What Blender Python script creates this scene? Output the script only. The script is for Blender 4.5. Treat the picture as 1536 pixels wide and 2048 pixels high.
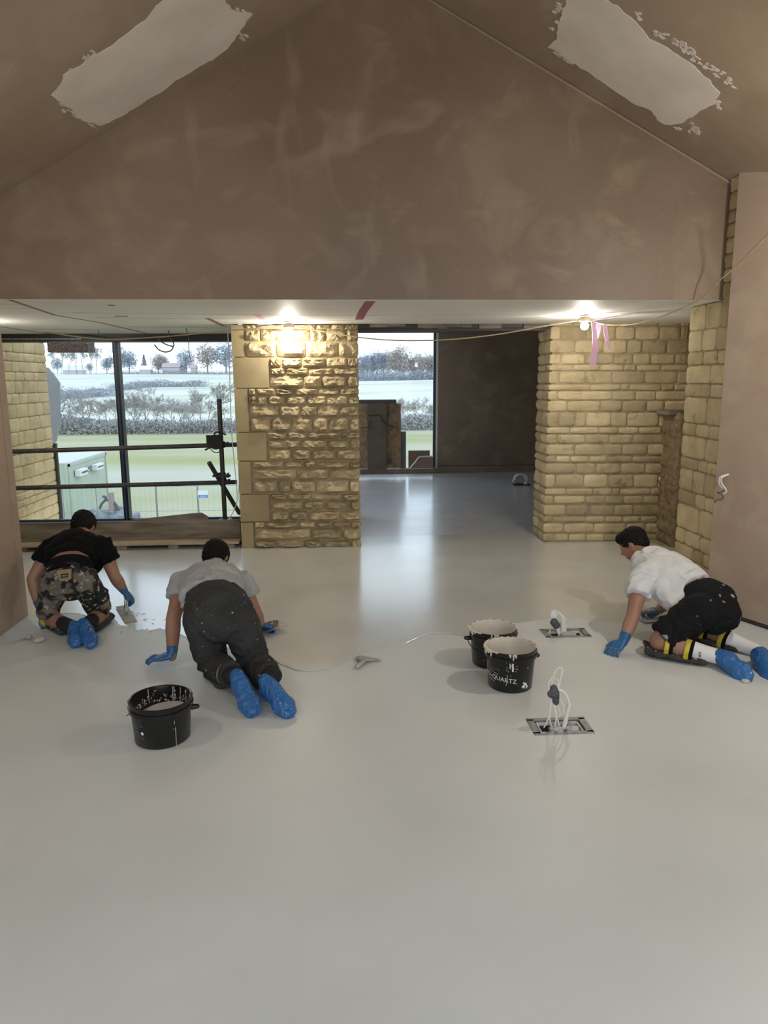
import bpy, bmesh, math, random
from mathutils import Vector as V, Matrix, noise
from mathutils.geometry import tessellate_polygon
for o in list(bpy.data.objects): bpy.data.objects.remove(o)
S = bpy.context.scene; COL = S.collection
R = random.Random(7); rad = math.radians
# ------------------------------------------------------------------ camera
FPX, PITCH, YAW, ROLL = 1450., rad(10.3), rad(3.4), rad(-.30)
CAM = V((0, 0, 1.7))
fw = V((math.sin(YAW)*math.cos(PITCH), math.cos(YAW)*math.cos(PITCH), -math.sin(PITCH)))
r0 = V((math.cos(YAW), -math.sin(YAW), 0)); u0 = r0.cross(fw)
rt = r0*math.cos(ROLL)+u0*math.sin(ROLL); up = -r0*math.sin(ROLL)+u0*math.cos(ROLL)
cd = bpy.data.cameras.new('camera'); cam = bpy.data.objects.new('camera', cd); COL.objects.link(cam)
cam.matrix_world = Matrix((( rt.x, up.x, -fw.x, CAM.x), (rt.y, up.y, -fw.y, CAM.y), (rt.z, up.z, -fw.z, CAM.z), (0, 0, 0, 1)))
cd.sensor_fit = 'VERTICAL'; cd.sensor_height = 36; cd.lens = FPX/2048*36; cd.clip_end = 2000; cd.clip_start = .05
S.camera = cam
def ray(px, py): return fw+rt*((px-768)/FPX)-up*((py-1024)/FPX)
def at(px, py, Y): d = ray(px, py); return CAM+d*(Y/d.y)          # photo direction -> point in the plane y=Y
def fl(px, py, z=0.): d = ray(px, py); return CAM+d*((z-CAM.z)/d.z)  # -> point at height z
# ------------------------------------------------------------------ world, exposure, main lights
w = bpy.data.worlds.new('overcast sky'); S.world = w; w.use_nodes = True
nt = w.node_tree; bg = nt.nodes['Background']; bg.inputs[1].default_value = 2.1
tc = nt.nodes.new('ShaderNodeTexCoord'); sx = nt.nodes.new('ShaderNodeSeparateXYZ'); rp = nt.nodes.new('ShaderNodeValToRGB')
nt.links.new(tc.outputs['Generated'], sx.inputs[0]); nt.links.new(sx.outputs[2], rp.inputs[0]); nt.links.new(rp.outputs[0], bg.inputs[0])
rp.color_ramp.elements[0].position = 0; rp.color_ramp.elements[0].color = (.76, .87, 1.0, 1)
rp.color_ramp.elements[1].position = .5; rp.color_ramp.elements[1].color = (.66, .81, 1.0, 1)
S.view_settings.view_transform = 'Standard'; S.view_settings.look = 'None'
S.view_settings.gamma = 1; S.view_settings.use_curve_mapping = False
S.view_settings.exposure = 0.0
LAMP_W = 21; REAR_W = 70; ROOF_W = 98; FEST_W = 60
# ------------------------------------------------------------------ helpers
def props(o, label=None, cat=None, group=None, kind=None):
    if label: o['label'] = label
    if cat: o['category'] = cat
    if group: o['group'] = group
    if kind: o['kind'] = kind
    return o
def thing(name, loc, label, cat, group=None):
    o = bpy.data.objects.new(name, None); COL.objects.link(o); o.location = V(loc); o.empty_display_size = .05
    return props(o, label, cat, group)
def base(o):
    p = V((0, 0, 0))
    while o: p += o.location; o = o.parent
    return p
class M:
    def __init__(s): s.v = []; s.f = []
    def add(s, vs, fs):
        n = len(s.v); s.v += [V(v) for v in vs]; s.f += [tuple(i+n for i in f) for f in fs]; return s
    def box(s, a, b, rot=0, c=None):
        x0, y0, z0 = a; x1, y1, z1 = b
        vs = [V((x, y, z)) for z in (z0, z1) for x, y in ((x0, y0), (x1, y0), (x1, y1), (x0, y1))]
        if rot:
            c = V(c) if c else V(((x0+x1)/2, (y0+y1)/2, 0)); m = Matrix.Rotation(rot, 3, 'Z'); c.z = 0
            vs = [m@(v-c)+c for v in vs]
        return s.add(vs, [(0, 3, 2, 1), (4, 5, 6, 7), (0, 1, 5, 4), (1, 2, 6, 5), (2, 3, 7, 6), (3, 0, 4, 7)])
    def loft(s, pts, rads, side=None, n=16, cap0='round', cap1='round', closed=False):
        """elliptical tube through pts; rads r or (a,b), a along side"""
        pts = [V(p) for p in pts]; rads = [(q, q) if not isinstance(q, tuple) else q for q in rads]
        if closed: pass
        m = len(pts); T = []
        for i in range(m):
            t = pts[min(i+1, m-1)]-pts[max(i-1, 0)]
            T.append(t.normalized() if t.length > 1e-9 else V((0, 0, 1)))
        sd = V(side) if side is not None else (V((0, 0, 1)) if abs(T[0].z) < .9 else V((1, 0, 0)))
        rings = []
        def ring(c, t, a, b):
            nonlocal sd
            x = (sd-t*sd.dot(t))
            x = x.normalized() if x.length > 1e-6 else t.orthogonal().normalized()
            if side is None: sd = x
            y = t.cross(x)
            rings.append([c+x*(a*math.cos(2*math.pi*k/n))+y*(b*math.sin(2*math.pi*k/n)) for k in range(n)])
        if cap0 == 'round':
            q = min(rads[0])
            for an in (80, 55, 28): ring(pts[0]-T[0]*q*math.sin(rad(an)), T[0], rads[0][0]*math.cos(rad(an)), rads[0][1]*math.cos(rad(an)))
        for i in range(m): ring(pts[i], T[i], *rads[i])
        if cap1 == 'round':
            q = min(rads[-1])
            for an in (28, 55, 80): ring(pts[-1]+T[-1]*q*math.sin(rad(an)), T[-1], rads[-1][0]*math.cos(rad(an)), rads[-1][1]*math.cos(rad(an)))
        vs = [p for r_ in rings for p in r_]; k = len(rings); fs = []
        for i in range(k-1):
            for j in range(n):
                j2 = (j+1) % n; fs.append((i*n+j, i*n+j2, (i+1)*n+j2, (i+1)*n+j))
        if cap0 != 'open': fs.append(tuple(reversed(range(n))))
        if cap1 != 'open': fs.append(tuple((k-1)*n+j for j in range(n)))
        return s.add(vs, fs)
    def tube(s, pts, r_, n=6): return s.loft(pts, [r_]*len(pts), None, n, 'flat', 'flat')
    def ell(s, c, ax, ay, az, n=14, m=9):
        c = V(c); ax, ay, az = V(ax), V(ay), V(az); vs = []; fs = []
        for i in range(m+1):
            th = math.pi*(i+.15)/(m+.3)
            for j in range(n):
                ph = 2*math.pi*j/n
                vs.append(c+az*math.cos(th)+ax*(math.sin(th)*math.cos(ph))+ay*(math.sin(th)*math.sin(ph)))
        for i in range(m):
            for j in range(n): fs.append((i*n+j, (i+1)*n+j, (i+1)*n+(j+1) % n, i*n+(j+1) % n))
        fs.append(tuple(range(n))); fs.append(tuple(reversed(range(m*n, m*n+n))))
        if ax.cross(ay).dot(az) < 0: fs = [tuple(reversed(f)) for f in fs]
        return s.add(vs, fs)
    def lathe(s, c, prof, n=40, cap=True):
        c = V(c); k = len(prof); vs = []; fs = []
        for r_, z in prof:
            for j in range(n): vs.append(c+V((r_*math.cos(2*math.pi*j/n), r_*math.sin(2*math.pi*j/n), z)))
        for i in range(k-1):
            for j in range(n): fs.append((i*n+j, i*n+(j+1) % n, (i+1)*n+(j+1) % n, (i+1)*n+j))
        if cap: fs.append(tuple(range(n))[::-1]); fs.append(tuple((k-1)*n+j for j in range(n)))
        return s.add(vs, fs)
    def prism(s, poly, d):
        """poly: 3D loop; extruded by vector d"""
        poly = [V(p) for p in poly]; d = V(d); n = len(poly)
        tri = tessellate_polygon([poly])
        fs = [tuple(t) for t in tri]+[tuple(i+n for i in reversed(t)) for t in tri]
        fs += [(i, (i+1) % n, (i+1) % n+n, i+n) for i in range(n)]
        s.add(poly+[p+d for p in poly], fs); return s
    def mesh(s, name, org=(0, 0, 0), smooth=False, fix=True):
        me = bpy.data.meshes.new(name); o = V(org)
        me.from_pydata([v-o for v in s.v], [], s.f)
        if fix:
            b = bmesh.new(); b.from_mesh(me); bmesh.ops.recalc_face_normals(b, faces=b.faces); b.to_mesh(me); b.free()
        if smooth: me.polygons.foreach_set('use_smooth', [True]*len(me.polygons))
        return me
    def obj(s, name, mat, parent=None, smooth=False, org=None, bev=0, fix=True):
        b = base(parent) if parent else (V(org) if org else V((0, 0, 0)))
        if parent is None and org is None and s.v:
            xs = [v.x for v in s.v]; ys = [v.y for v in s.v]; zs = [v.z for v in s.v]
            b = V(((min(xs)+max(xs))/2, (min(ys)+max(ys))/2, min(zs)))
        elif parent and org is not None: b = V(org)
        me = s.mesh(name, b, smooth, fix)
        if mat: me.materials.append(mat)
        o = bpy.data.objects.new(name, me); COL.objects.link(o)
        if parent: o.parent = parent; o.location = b-base(parent)
        else: o.location = b
        if bev:
            m = o.modifiers.new('bevel', 'BEVEL'); m.width = bev; m.segments = 2; m.limit_method = 'ANGLE'
        if smooth and bev == 0:
            try: me.set_sharp_from_angle(angle=rad(50))
            except Exception: pass
        return o
def objs(m, name, mt, parent, **k):
    """one object per connected piece"""
    par = list(range(len(m.v)))
    def fd(a):
        while par[a] != a: par[a] = par[par[a]]; a = par[a]
        return a
    for f in m.f:
        for q in f[1:]: par[fd(q)] = fd(f[0])
    gr = {}
    for f in m.f: gr.setdefault(fd(f[0]), []).append(f)
    out = []
    for fs in gr.values():
        ids = sorted({i for f in fs for i in f}); mp_ = {i: j for j, i in enumerate(ids)}; q = M(); q.add([m.v[i] for i in ids], [tuple(mp_[i] for i in f) for f in fs]); out.append(q.obj(name, mt, parent, **k))
    return out
def stuff(o): o['kind'] = 'stuff'; return o
def blob(name, m, mat, parent, vox=.01, smooth=3, wr=0., wf=12., seed=0, org=None):
    """fuse overlapping volumes into one continuous skin (voxel remesh), then soft folds"""
    tmp = M(); tmp.v, tmp.f = m.v, m.f; b = base(parent) if parent else V(org)
    me = tmp.mesh(name, b); o = bpy.data.objects.new('tmp', me); COL.objects.link(o)
    q = o.modifiers.new('r', 'REMESH'); q.mode = 'VOXEL'; q.voxel_size = vox; q.use_smooth_shade = True
    if smooth: q = o.modifiers.new('s', 'SMOOTH'); q.iterations = smooth; q.factor = .5
    dg = bpy.context.evaluated_depsgraph_get(); dg.update()
    out = bpy.data.meshes.new_from_object(o.evaluated_get(dg)); bpy.data.objects.remove(o)
    out.name = name; out.materials.clear(); out.materials.append(mat)
    if wr:
        off = V((seed*3.1, seed*1.7, 0)); ns = [v.normal.copy() for v in out.vertices]
        for v, n_ in zip(out.vertices, ns):
            p = v.co*wf+off
            h = noise.noise(p+V((noise.noise(p*.7)*1.5, 0, noise.noise(p*.6+V((9, 0, 0)))*1.5)))
            v.co += n_*(wr*(1-abs(h)*2.6))
    out.polygons.foreach_set('use_smooth', [True]*len(out.polygons))
    r_ = bpy.data.objects.new(name, out); COL.objects.link(r_)
    if parent: r_.parent = parent
    else: r_.location = b
    return r_
def mat(name, col, rough=.6, col2=None, scale=4., bump=0., bscale=40., metal=0., detail=5, lo=.35, hi=.65,
        spot=None, sscale=30., slo=.62, shi=.66, emit=None, coat=0., ior=1.5, rnd=0., stretch=None, alpha=None, rough2=None, spec=.5):
    m = bpy.data.materials.new(name); m.use_nodes = True; t = m.node_tree; N = t.nodes; L = t.links
    b = N['Principled BSDF']; b.inputs['Roughness'].default_value = rough; b.inputs['Metallic'].default_value = metal
    b.inputs['IOR'].default_value = ior; b.inputs['Coat Weight'].default_value = coat; b.inputs['Coat Roughness'].default_value = .15
    b.inputs['Specular IOR Level'].default_value = spec
    g = N.new('ShaderNodeNewGeometry'); src = g.outputs['Position']
    if stretch:
        mp = N.new('ShaderNodeMapping'); mp.inputs['Scale'].default_value = stretch; L.new(src, mp.inputs[0]); src = mp.outputs[0]
    rgb = N.new('ShaderNodeRGB'); rgb.outputs[0].default_value = (*col, 1); c = rgb.outputs[0]
    def noisef(sc, a, bb, dt=detail):
        n = N.new('ShaderNodeTexNoise'); n.inputs['Scale'].default_value = sc; n.inputs['Detail'].default_value = dt; L.new(src, n.inputs['Vector'])
        r_ = N.new('ShaderNodeMapRange'); r_.inputs[1].default_value = a; r_.inputs[2].default_value = bb; L.new(n.outputs[0], r_.inputs[0]); return n, r_.outputs[0]
    def mix(f, a, colr, typ='MIX'):
        x = N.new('ShaderNodeMix'); x.data_type = 'RGBA'; x.blend_type = typ; L.new(f, x.inputs[0]) if not isinstance(f, float) else setattr(x.inputs[0], 'default_value', f)
        L.new(a, x.inputs[6])
        if isinstance(colr, tuple): x.inputs[7].default_value = (*colr, 1)
        else: L.new(colr, x.inputs[7])
        return x.outputs[2]
    if col2:
        _, f = noisef(scale, lo, hi); c = mix(f, c, col2)
        if rough2 is not None:
            rr = N.new('ShaderNodeMapRange'); rr.inputs[3].default_value = rough; rr.inputs[4].default_value = rough2; L.new(f, rr.inputs[0]); L.new(rr.outputs[0], b.inputs['Roughness'])
    if spot:
        _, f = noisef(sscale, slo, shi, 3); c = mix(f, c, spot)
    if rnd:
        oi = N.new('ShaderNodeObjectInfo'); hs = N.new('ShaderNodeHueSaturation')
        mr = N.new('ShaderNodeMapRange'); mr.inputs[3].default_value = 1-rnd; mr.inputs[4].default_value = 1+rnd; L.new(oi.outputs['Random'], mr.inputs[0])
        L.new(mr.outputs[0], hs.inputs['Value']); L.new(c, hs.inputs['Color']); c = hs.outputs[0]
    L.new(c, b.inputs['Base Color'])
    if bump:
        n, _ = noisef(bscale, 0, 1, 6); bp = N.new('ShaderNodeBump'); bp.inputs['Strength'].default_value = 1; bp.inputs['Distance'].default_value = bump
        L.new(n.outputs[0], bp.inputs['Height']); L.new(bp.outputs[0], b.inputs['Normal'])
    if emit: b.inputs['Emission Color'].default_value = (*emit[:3], 1); b.inputs['Emission Strength'].default_value = emit[3]
    if alpha is not None: b.inputs['Alpha'].default_value = alpha
    return m
def plaster(name, a, b_, c_, bump=.0015, rough=.55, pale=(.42, .34, .25)):
    """trowelled plaster: broad blotches, two layers of streaks"""
    m = mat(name, a, rough, b_, .9, 0, detail=6, lo=.36, hi=.64, rough2=rough-.12, ior=1.45); t = m.node_tree; N = t.nodes; L = t.links; p = N['Principled BSDF']
    c = p.inputs['Base Color'].links[0].from_socket; g = N.new('ShaderNodeNewGeometry')
    for sc, col, st, lo, hi, wt in ((2.4, c_, (1, 1, 1.3), .52, .75, .8), (1.6, pale, (1.5, 1.5, .7), .6, .9, .55), (14, pale, (1, 1, 3.), .66, .78, .3)):
        mp = N.new('ShaderNodeMapping'); mp.inputs['Scale'].default_value = st; L.new(g.outputs['Position'], mp.inputs[0])
        n = N.new('ShaderNodeTexNoise'); n.inputs['Scale'].default_value = sc; n.inputs['Detail'].default_value = 7; n.inputs['Distortion'].default_value = .8; L.new(mp.outputs[0], n.inputs['Vector'])
        r_ = N.new('ShaderNodeMapRange'); r_.inputs[1].default_value = lo; r_.inputs[2].default_value = hi; r_.inputs[4].default_value = wt; L.new(n.outputs[0], r_.inputs[0])
        x = N.new('ShaderNodeMix'); x.data_type = 'RGBA'; L.new(r_.outputs[0], x.inputs[0]); L.new(c, x.inputs[6]); x.inputs[7].default_value = (*col, 1); c = x.outputs[2]
    L.new(c, p.inputs['Base Color'])
    n = N.new('ShaderNodeTexNoise'); n.inputs['Scale'].default_value = 5; n.inputs['Detail'].default_value = 8; n.inputs['Distortion'].default_value = 1.2; L.new(g.outputs['Position'], n.inputs['Vector'])
    bp = N.new('ShaderNodeBump'); bp.inputs['Distance'].default_value = bump*6; bp.inputs['Strength'].default_value = .5; L.new(n.outputs[0], bp.inputs['Height']); L.new(bp.outputs[0], p.inputs['Normal'])
    return m
def text(name, s, size, place, m, parent, bend=None, ext=.0004):
    """flat lettering turned into a mesh; place(x,y)->world point"""
    cu = bpy.data.curves.new(name, 'FONT'); cu.body = s; cu.size = size; cu.align_x = 'CENTER'; cu.align_y = 'CENTER'; cu.resolution_u = 2
    o = bpy.data.objects.new('t', cu); COL.objects.link(o); dg = bpy.context.evaluated_depsgraph_get(); dg.update()
    me = bpy.data.meshes.new_from_object(o.evaluated_get(dg)); bpy.data.objects.remove(o); me.name = name
    b = base(parent)
    for v in me.vertices: v.co = place(v.co.x, v.co.y)-b
    me.materials.clear(); me.materials.append(m); r_ = bpy.data.objects.new(name, me); COL.objects.link(r_); r_.parent = parent; return r_
def struct(o): o['kind'] = 'structure'; return o
def curve_pts(pts, n=6):
    """Catmull-Rom through pts"""
    pts = [V(p) for p in pts]; P_ = [pts[0]]+pts+[pts[-1]]; out = []
    for i in range(1, len(P_)-2):
        a, b, c, d = P_[i-1:i+3]
        for k in range(n):
            t = k/n; out.append(.5*((2*b)+(c-a)*t+(2*a-5*b+4*c-d)*t*t+(3*b-a-3*c+d)*t**3))
    out.append(pts[-1]); return out
# ------------------------------------------------------------------ materials
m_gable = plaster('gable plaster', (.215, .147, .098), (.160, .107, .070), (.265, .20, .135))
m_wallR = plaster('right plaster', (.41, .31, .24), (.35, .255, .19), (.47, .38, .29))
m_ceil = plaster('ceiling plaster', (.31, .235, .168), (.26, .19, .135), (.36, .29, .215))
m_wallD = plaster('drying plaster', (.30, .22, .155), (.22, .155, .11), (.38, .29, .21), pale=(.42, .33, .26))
m_patch = mat('joint compound', (.66, .60, .54), .7, (.58, .52, .46), 3, .0006, 30)
m_soffit = mat('painted board', (.80, .775, .73), .6, (.76, .735, .69), 2)
m_tape = mat('pink tape', (.30, .07, .10), .6); m_chalk = mat('red chalk line', (.28, .10, .08), .8)
m_floor = mat('dry microcement', (.635, .665, .655), .46, (.575, .60, .59), 1.1, .0005, 6, rough2=.36, detail=7, spec=.45)
m_wet = mat('wet microcement', (.66, .675, .65), .27, (.60, .61, .59), 1.6, .0006, 5, rough2=.22, detail=4, ior=1.9, spec=.85, coat=.6)
m_bead = mat('wet bead', (.62, .63, .62), .12)
m_screed = mat('polished screed', (.72, .72, .72), .30, (.64, .64, .65), 2.2, .0004, 7, rough2=.36, ior=1.9, spec=.8, coat=.6)
m_stone = mat('limestone', (.50, .40, .25), .9, (.39, .31, .185), 7, .012, 55, rnd=.22, spot=(.22, .16, .08), sscale=9, slo=.62, shi=.8, spec=.1)
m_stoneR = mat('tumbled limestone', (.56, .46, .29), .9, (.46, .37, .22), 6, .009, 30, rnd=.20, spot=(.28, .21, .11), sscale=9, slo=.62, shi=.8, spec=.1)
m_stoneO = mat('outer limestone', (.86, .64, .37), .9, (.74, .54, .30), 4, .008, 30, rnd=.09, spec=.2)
m_quoin = mat('sawn limestone', (.36, .285, .16), .85, (.30, .235, .13), 3, .0012, 60, rnd=.09, spec=.25)
m_mortar = mat('lime mortar', (.44, .355, .22), .95, (.35, .275, .16), 9, .006, 50, spec=.2)
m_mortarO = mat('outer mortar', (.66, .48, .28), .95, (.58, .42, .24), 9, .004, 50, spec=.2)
m_rough = mat('rough mortar', (.30, .23, .14), .95, (.20, .145, .085), 12, .03, 22, spec=.2)
m_black = mat('black frame', (.012, .013, .015), .4); m_blue = mat('blue film', (.03, .09, .22), .4)
m_white = mat('white card', (.75, .75, .73), .6)
m_steel = mat('galvanised tube', (.055, .05, .046), .5, (.09, .08, .07), 20, 0, metal=.3); m_clamp = mat('clamp steel', (.02, .019, .018), .55)
m_plank = mat('scaffold board', (.24, .20, .155), .8, (.12, .095, .07), 3, .002, 30, stretch=(1, 1, 6)); m_batten = mat('pale batten', (.42, .34, .25), .8, (.35, .28, .2), 5, .001, 40)
m_cableW = mat('white cable', (.75, .73, .68), .4); m_cableY = mat('festoon flex', (.42, .32, .19), .6); m_cableD = mat('dark flex', (.05, .04, .035), .6)
m_skin = mat('skin', (.34, .19, .13), .5, (.31, .15, .095), 9, .0004, 160, spec=.4)
m_hair = mat('black hair', (.006, .005, .005), .7, bump=.004, bscale=150, spec=.2)
m_tB = mat('black cotton', (.006, .006, .007), .92, bump=.001, bscale=300, spec=.1)
m_tG = mat('grey cotton', (.40, .41, .41), .9, (.36, .37, .38), 8, .0008, 300, spec=.2); m_tW = mat('white cotton', (.66, .67, .68), .9, (.60, .61, .62), 8, .0008, 300, spec=.2)
m_short1 = mat('camouflage cotton', (.012, .011, .010), .9, (.15, .13, .10), 7, .001, 200, lo=.50, hi=.54, spot=(.33, .30, .26), sscale=34, slo=.60, shi=.64)
m_trous = mat('charcoal drill', (.045, .046, .045), .9, (.028, .028, .028), 5, .001, 250, spot=(.4, .39, .37), sscale=38, slo=.70, shi=.72, spec=.25)
m_short3 = mat('black drill', (.008, .008, .009), .9, bump=.001, bscale=250, spot=(.3, .3, .3), sscale=17, slo=.66, shi=.71, spec=.2)
m_glove = mat('blue nitrile', (.025, .13, .33), .35, (.018, .10, .27), 20, .0015, 50)
m_cover = mat('blue polythene', (.03, .15, .40), .3, (.022, .11, .31), 14, .012, 30, spot=(.40, .50, .60), sscale=60, slo=.66, shi=.72, stretch=(1.3, .5, .5))
m_yel = mat('yellow strap', (.62, .50, .03), .7, (.45, .35, .02), 40); m_pad = mat('knee pad', (.05, .047, .043), .8, (.02, .02, .02), 20, .002, 60, spot=(.4, .38, .35), sscale=30, slo=.64, shi=.68)
m_sockW = mat('white sock', (.70, .70, .70), .9, bump=.001, bscale=200); m_sockB = mat('black sock', (.01, .01, .01), .9)
m_bucket = mat('black polypropylene', (.008, .008, .008), .28, spot=(.5, .48, .45), sscale=45, slo=.74, shi=.76, ior=1.45)
m_mix = mat('wet mix', (.52, .49, .45), .35, (.47, .44, .40), 6); m_cream = mat('cream coating', (.66, .61, .54), .45, (.58, .53, .46), 8)
m_print = mat('white print', (.75, .75, .75), .6); m_printG = mat('grey print', (.14, .14, .15), .6); m_printB = mat('blue print', (.08, .2, .5), .6)
m_blade = mat('trowel steel', (.42, .42, .41), .35, (.3, .3, .3), 15, metal=.6); m_handle = mat('trowel handle', (.10, .09, .08), .6, (.4, .38, .34), 30, lo=.5, hi=.6)
m_coated = mat('cement-coated tool', (.42, .41, .38), .7, (.30, .29, .27), 20)
m_plate = mat('zinc plate', (.33, .33, .33), .45, (.2, .2, .2), 30, metal=.5); m_pit = mat('box interior', (.06, .06, .055), .8, (.2, .19, .17), 25)
m_tapeG = mat('grey tape', (.07, .07, .08), .5); m_bag = mat('clear plastic', (.55, .53, .50), .25, alpha=.85, bump=.01, bscale=40)
m_ribbon = mat('pink ribbon', (.72, .42, .56), .6); m_caution = mat('yellow tape', (.55, .45, .02), .6, (.1, .09, .02), 90, lo=.5, hi=.52)
m_osb = mat('strand board', (.34, .22, .12), .85, (.18, .12, .07), 16, .002, 60, stretch=(1, 1, .6)); m_dboard = mat('dark board', (.14, .105, .075), .8, (.10, .08, .06), 4); m_gboard = mat('grey board', (.12, .12, .12), .8); m_card = mat('cardboard', (.28, .2, .14), .9)
m_rust = mat('rusty plate', (.10, .055, .045), .9, (.28, .22, .2), 60, lo=.5, hi=.6)
m_glow = mat('lamp glass', (1, 1, .95), .3, emit=(1, .95, .82, 40))
def glassm(name, tint, gl=.06):
    m = bpy.data.materials.new(name); m.use_nodes = True; t = m.node_tree; N = t.nodes; L = t.links; N.remove(N['Principled BSDF'])
    tr = N.new('ShaderNodeBsdfTransparent'); tr.inputs[0].default_value = (*tint, 1); gs = N.new('ShaderNodeBsdfGlossy'); gs.inputs['Roughness'].default_value = .02
    fr = N.new('ShaderNodeFresnel'); fr.inputs[0].default_value = 1.2; mx = N.new('ShaderNodeMixShader')
    L.new(fr.outputs[0], mx.inputs[0]); L.new(tr.outputs[0], mx.inputs[1]); L.new(gs.outputs[0], mx.inputs[2]); L.new(mx.outputs[0], N['Material Output'].inputs[0]); return m
m_glass = glassm('window glass', (.96, .98, .97))
m_sheet = mat('polythene sheet', (.45, .49, .60), .4, alpha=.8, bump=.02, bscale=5)
# ------------------------------------------------------------------ room shell
GY, PY, WY, FY, RX, LX, SZ = 5.2, 7.4, 9.0, 13.4, 2.72, -2.33, 2.25
AX, AZ = .30, 4.305
def roof(x): return AZ-(.56*(AX-x) if x < AX else .52*(x-AX))
BK = -4.5
boxA = [V((.93, 3.23, 0)), V((1.205, 3.23, 0)), V((1.205, 3.38, 0)), V((.93, 3.38, 0))]
boxB = [V((1.365, 4.55, 0)), V((1.65, 4.55, 0)), V((1.65, 4.70, 0)), V((1.365, 4.70, 0))]
outer = [V(p) for p in ((-5.2, BK, 0), (4.4, BK, 0), (4.4, 7.845, 0), (-5.2, 7.845, 0))]
m = M(); loops = [outer, boxA[::-1], boxB[::-1]]; tri = tessellate_polygon(loops); m.add([p for l in loops for p in l], [tuple(t) for t in tri])
m.box((-5.2, BK, -.25), (4.4, 7.845, -.12))
floor = struct(m.obj('floor', m_floor, org=(0, 0, 0), fix=False)); 
for p in floor.data.polygons:
    if p.normal.z < 0 and abs(p.center.z) < .01: p.flip()
m = M(); m.box((-1.0, 7.852, -.25), (6.5, 13.5, -.004)); m.box((-5.2, 7.852, -.25), (-1.0, 9.2, -.03)); struct(m.obj('floor_far', m_screed))
# freshly laid glossy coat on the floor, ragged near edge
edge = [(35, 1238), (60, 1236), (95, 1230), (130, 1226), (160, 1228), (190, 1236), (228, 1237), (240, 1250), (256, 1256), (262, 1248), (275, 1262), (284, 1258), (296, 1263), (320, 1257), (345, 1262), (372, 1274), (420, 1290), (480, 1300), (535, 1312), (560, 1328), (590, 1340), (622, 1343), (660, 1338), (690, 1324), (712, 1310), (740, 1302), (768, 1296), (800, 1291), (828, 1280), (850, 1270), (872, 1266), (905, 1267), (935, 1273), (968, 1262), (1010, 1250), (1060, 1243), (1090, 1238), (1130, 1232), (1175, 1238), (1240, 1246), (1290, 1243), (1340, 1232), (1400, 1222)]
ep = []
for i in range(len(edge)-1):
    a, b = fl(*edge[i]), fl(*edge[i+1])
    for k in range(4): 
        p = a.lerp(b, k/4); p += V((0, noise.noise(p*14)*.018, 0)); ep.append(p)
ep.append(fl(*edge[-1])); ep[0].x = max(ep[0].x, LX+.01)
poly = [V((p.x, p.y, .0006)) for p in ep]+[V((2.70, 5.6, .0006)), V((3.7, 5.75, .0006)), V((3.7, 7.38, .0006)), V((2.1, 7.38, .0006)), V((2.1, 7.843, .0006)), V((.2, 7.843, .0006)), V((.2, 7.36, .0006)), V((-4.6, 7.36, .0006)), V((-4.6, 5.25, .0006)), V((LX+.01, 5.25, .0006))]
m = M(); m.prism(poly, (0, 0, .0016)); m.obj('wet_coat', m_wet, floor)
m = M()
for a, b in ((17, 24), (26, 34)):
    pts = [V((p.x, p.y, .003)) for p in ep[a*4:b*4]]; n_ = len(pts)
    m.loft(pts, [.0012+.0028*math.sin(math.pi*i/(n_-1))*(.5+.5*abs(noise.noise(pts[i]*9))) for i in range(n_)], None, 6, 'flat', 'flat')
for k in range(26):
    p = fl(240+R.random()*110, 1225+R.random()*40, .002); a = R.random()*6; q = p+V((math.cos(a), math.sin(a), 0))*(.02+R.random()*.05)
    m.loft([p, p.lerp(q, .5)+V((0, .01, 0)), q], [.001, .003+.003*R.random(), .001], None, 5)
o = m.obj('coat_ridge', m_bead, floor, smooth=True); o['kind'] = 'stuff'; o['label'] = 'shiny raised ridges along the wet coat edge'
# gable wall
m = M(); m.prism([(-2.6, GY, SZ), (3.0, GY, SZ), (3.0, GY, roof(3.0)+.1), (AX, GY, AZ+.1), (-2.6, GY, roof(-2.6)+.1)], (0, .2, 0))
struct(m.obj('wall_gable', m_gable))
# sloped ceilings
def slope(xa, xb):
    m = M()
    def pc(x0, x1, y0, y1): m.prism([(x0, y0, roof(x0)), (x1, y0, roof(x1)), (x1, y0, roof(x1)+.12), (x0, y0, roof(x0)+.12)], (0, y1-y0, 0))
    s_ = 1 if xa < xb else -1; pc(xa, xb, -1.0, GY+.2); pc(xa, xb, BK, -4.2); pc(xa, xa+s_*1.0, -4.2, -1.0); pc(xb-s_*.5, xb, -4.2, -1.0)  # roof gaps behind the camera, added for light from above
    return m
m = slope(-3.0, AX); cl = struct(m.obj('ceiling_left', m_ceil))
m = slope(4.4, AX); cr = struct(m.obj('ceiling_right', m_ceil))
def onroof(px, py, right):
    d = ray(px, py); k = -.52 if right else .56; t = (AZ-AX*k-CAM.z)/(d.z-k*d.x); return CAM+d*t
def ragged(pts, right, amp=.02):
    pp = [onroof(x, y, right) for x, y in pts]; out = []
    for i in range(len(pp)):
        a, b = pp[i], pp[(i+1) % len(pp)]; n_ = max(1, int((b-a).length/.03))
        for k in range(n_):
            p = a.lerp(b, k/n_); q = p+V((0, 1, 0))*noise.noise(p*17)*amp*1.2+V((1, 0, (-.52 if right else .56)))*noise.noise(p*17+V((5, 5, 5)))*amp; out.append(q)
    n_ = V((.52 if right else -.56, 0, 1)).normalized()
    return [p-n_*.003 for p in out], n_*.004
pl, d = ragged([(100, 190), (118, 205), (140, 218), (165, 240), (200, 250), (216, 246), (232, 236), (250, 228), (300, 195), (380, 145), (425, 118), (455, 98), (468, 80), (480, 66), (490, 42), (505, 26), (482, 24), (458, 20), (452, -5), (440, -45), (400, -60), (340, -20), (290, 40), (220, 92), (185, 110), (160, 128), (125, 150), (125, 165)], False)
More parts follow.
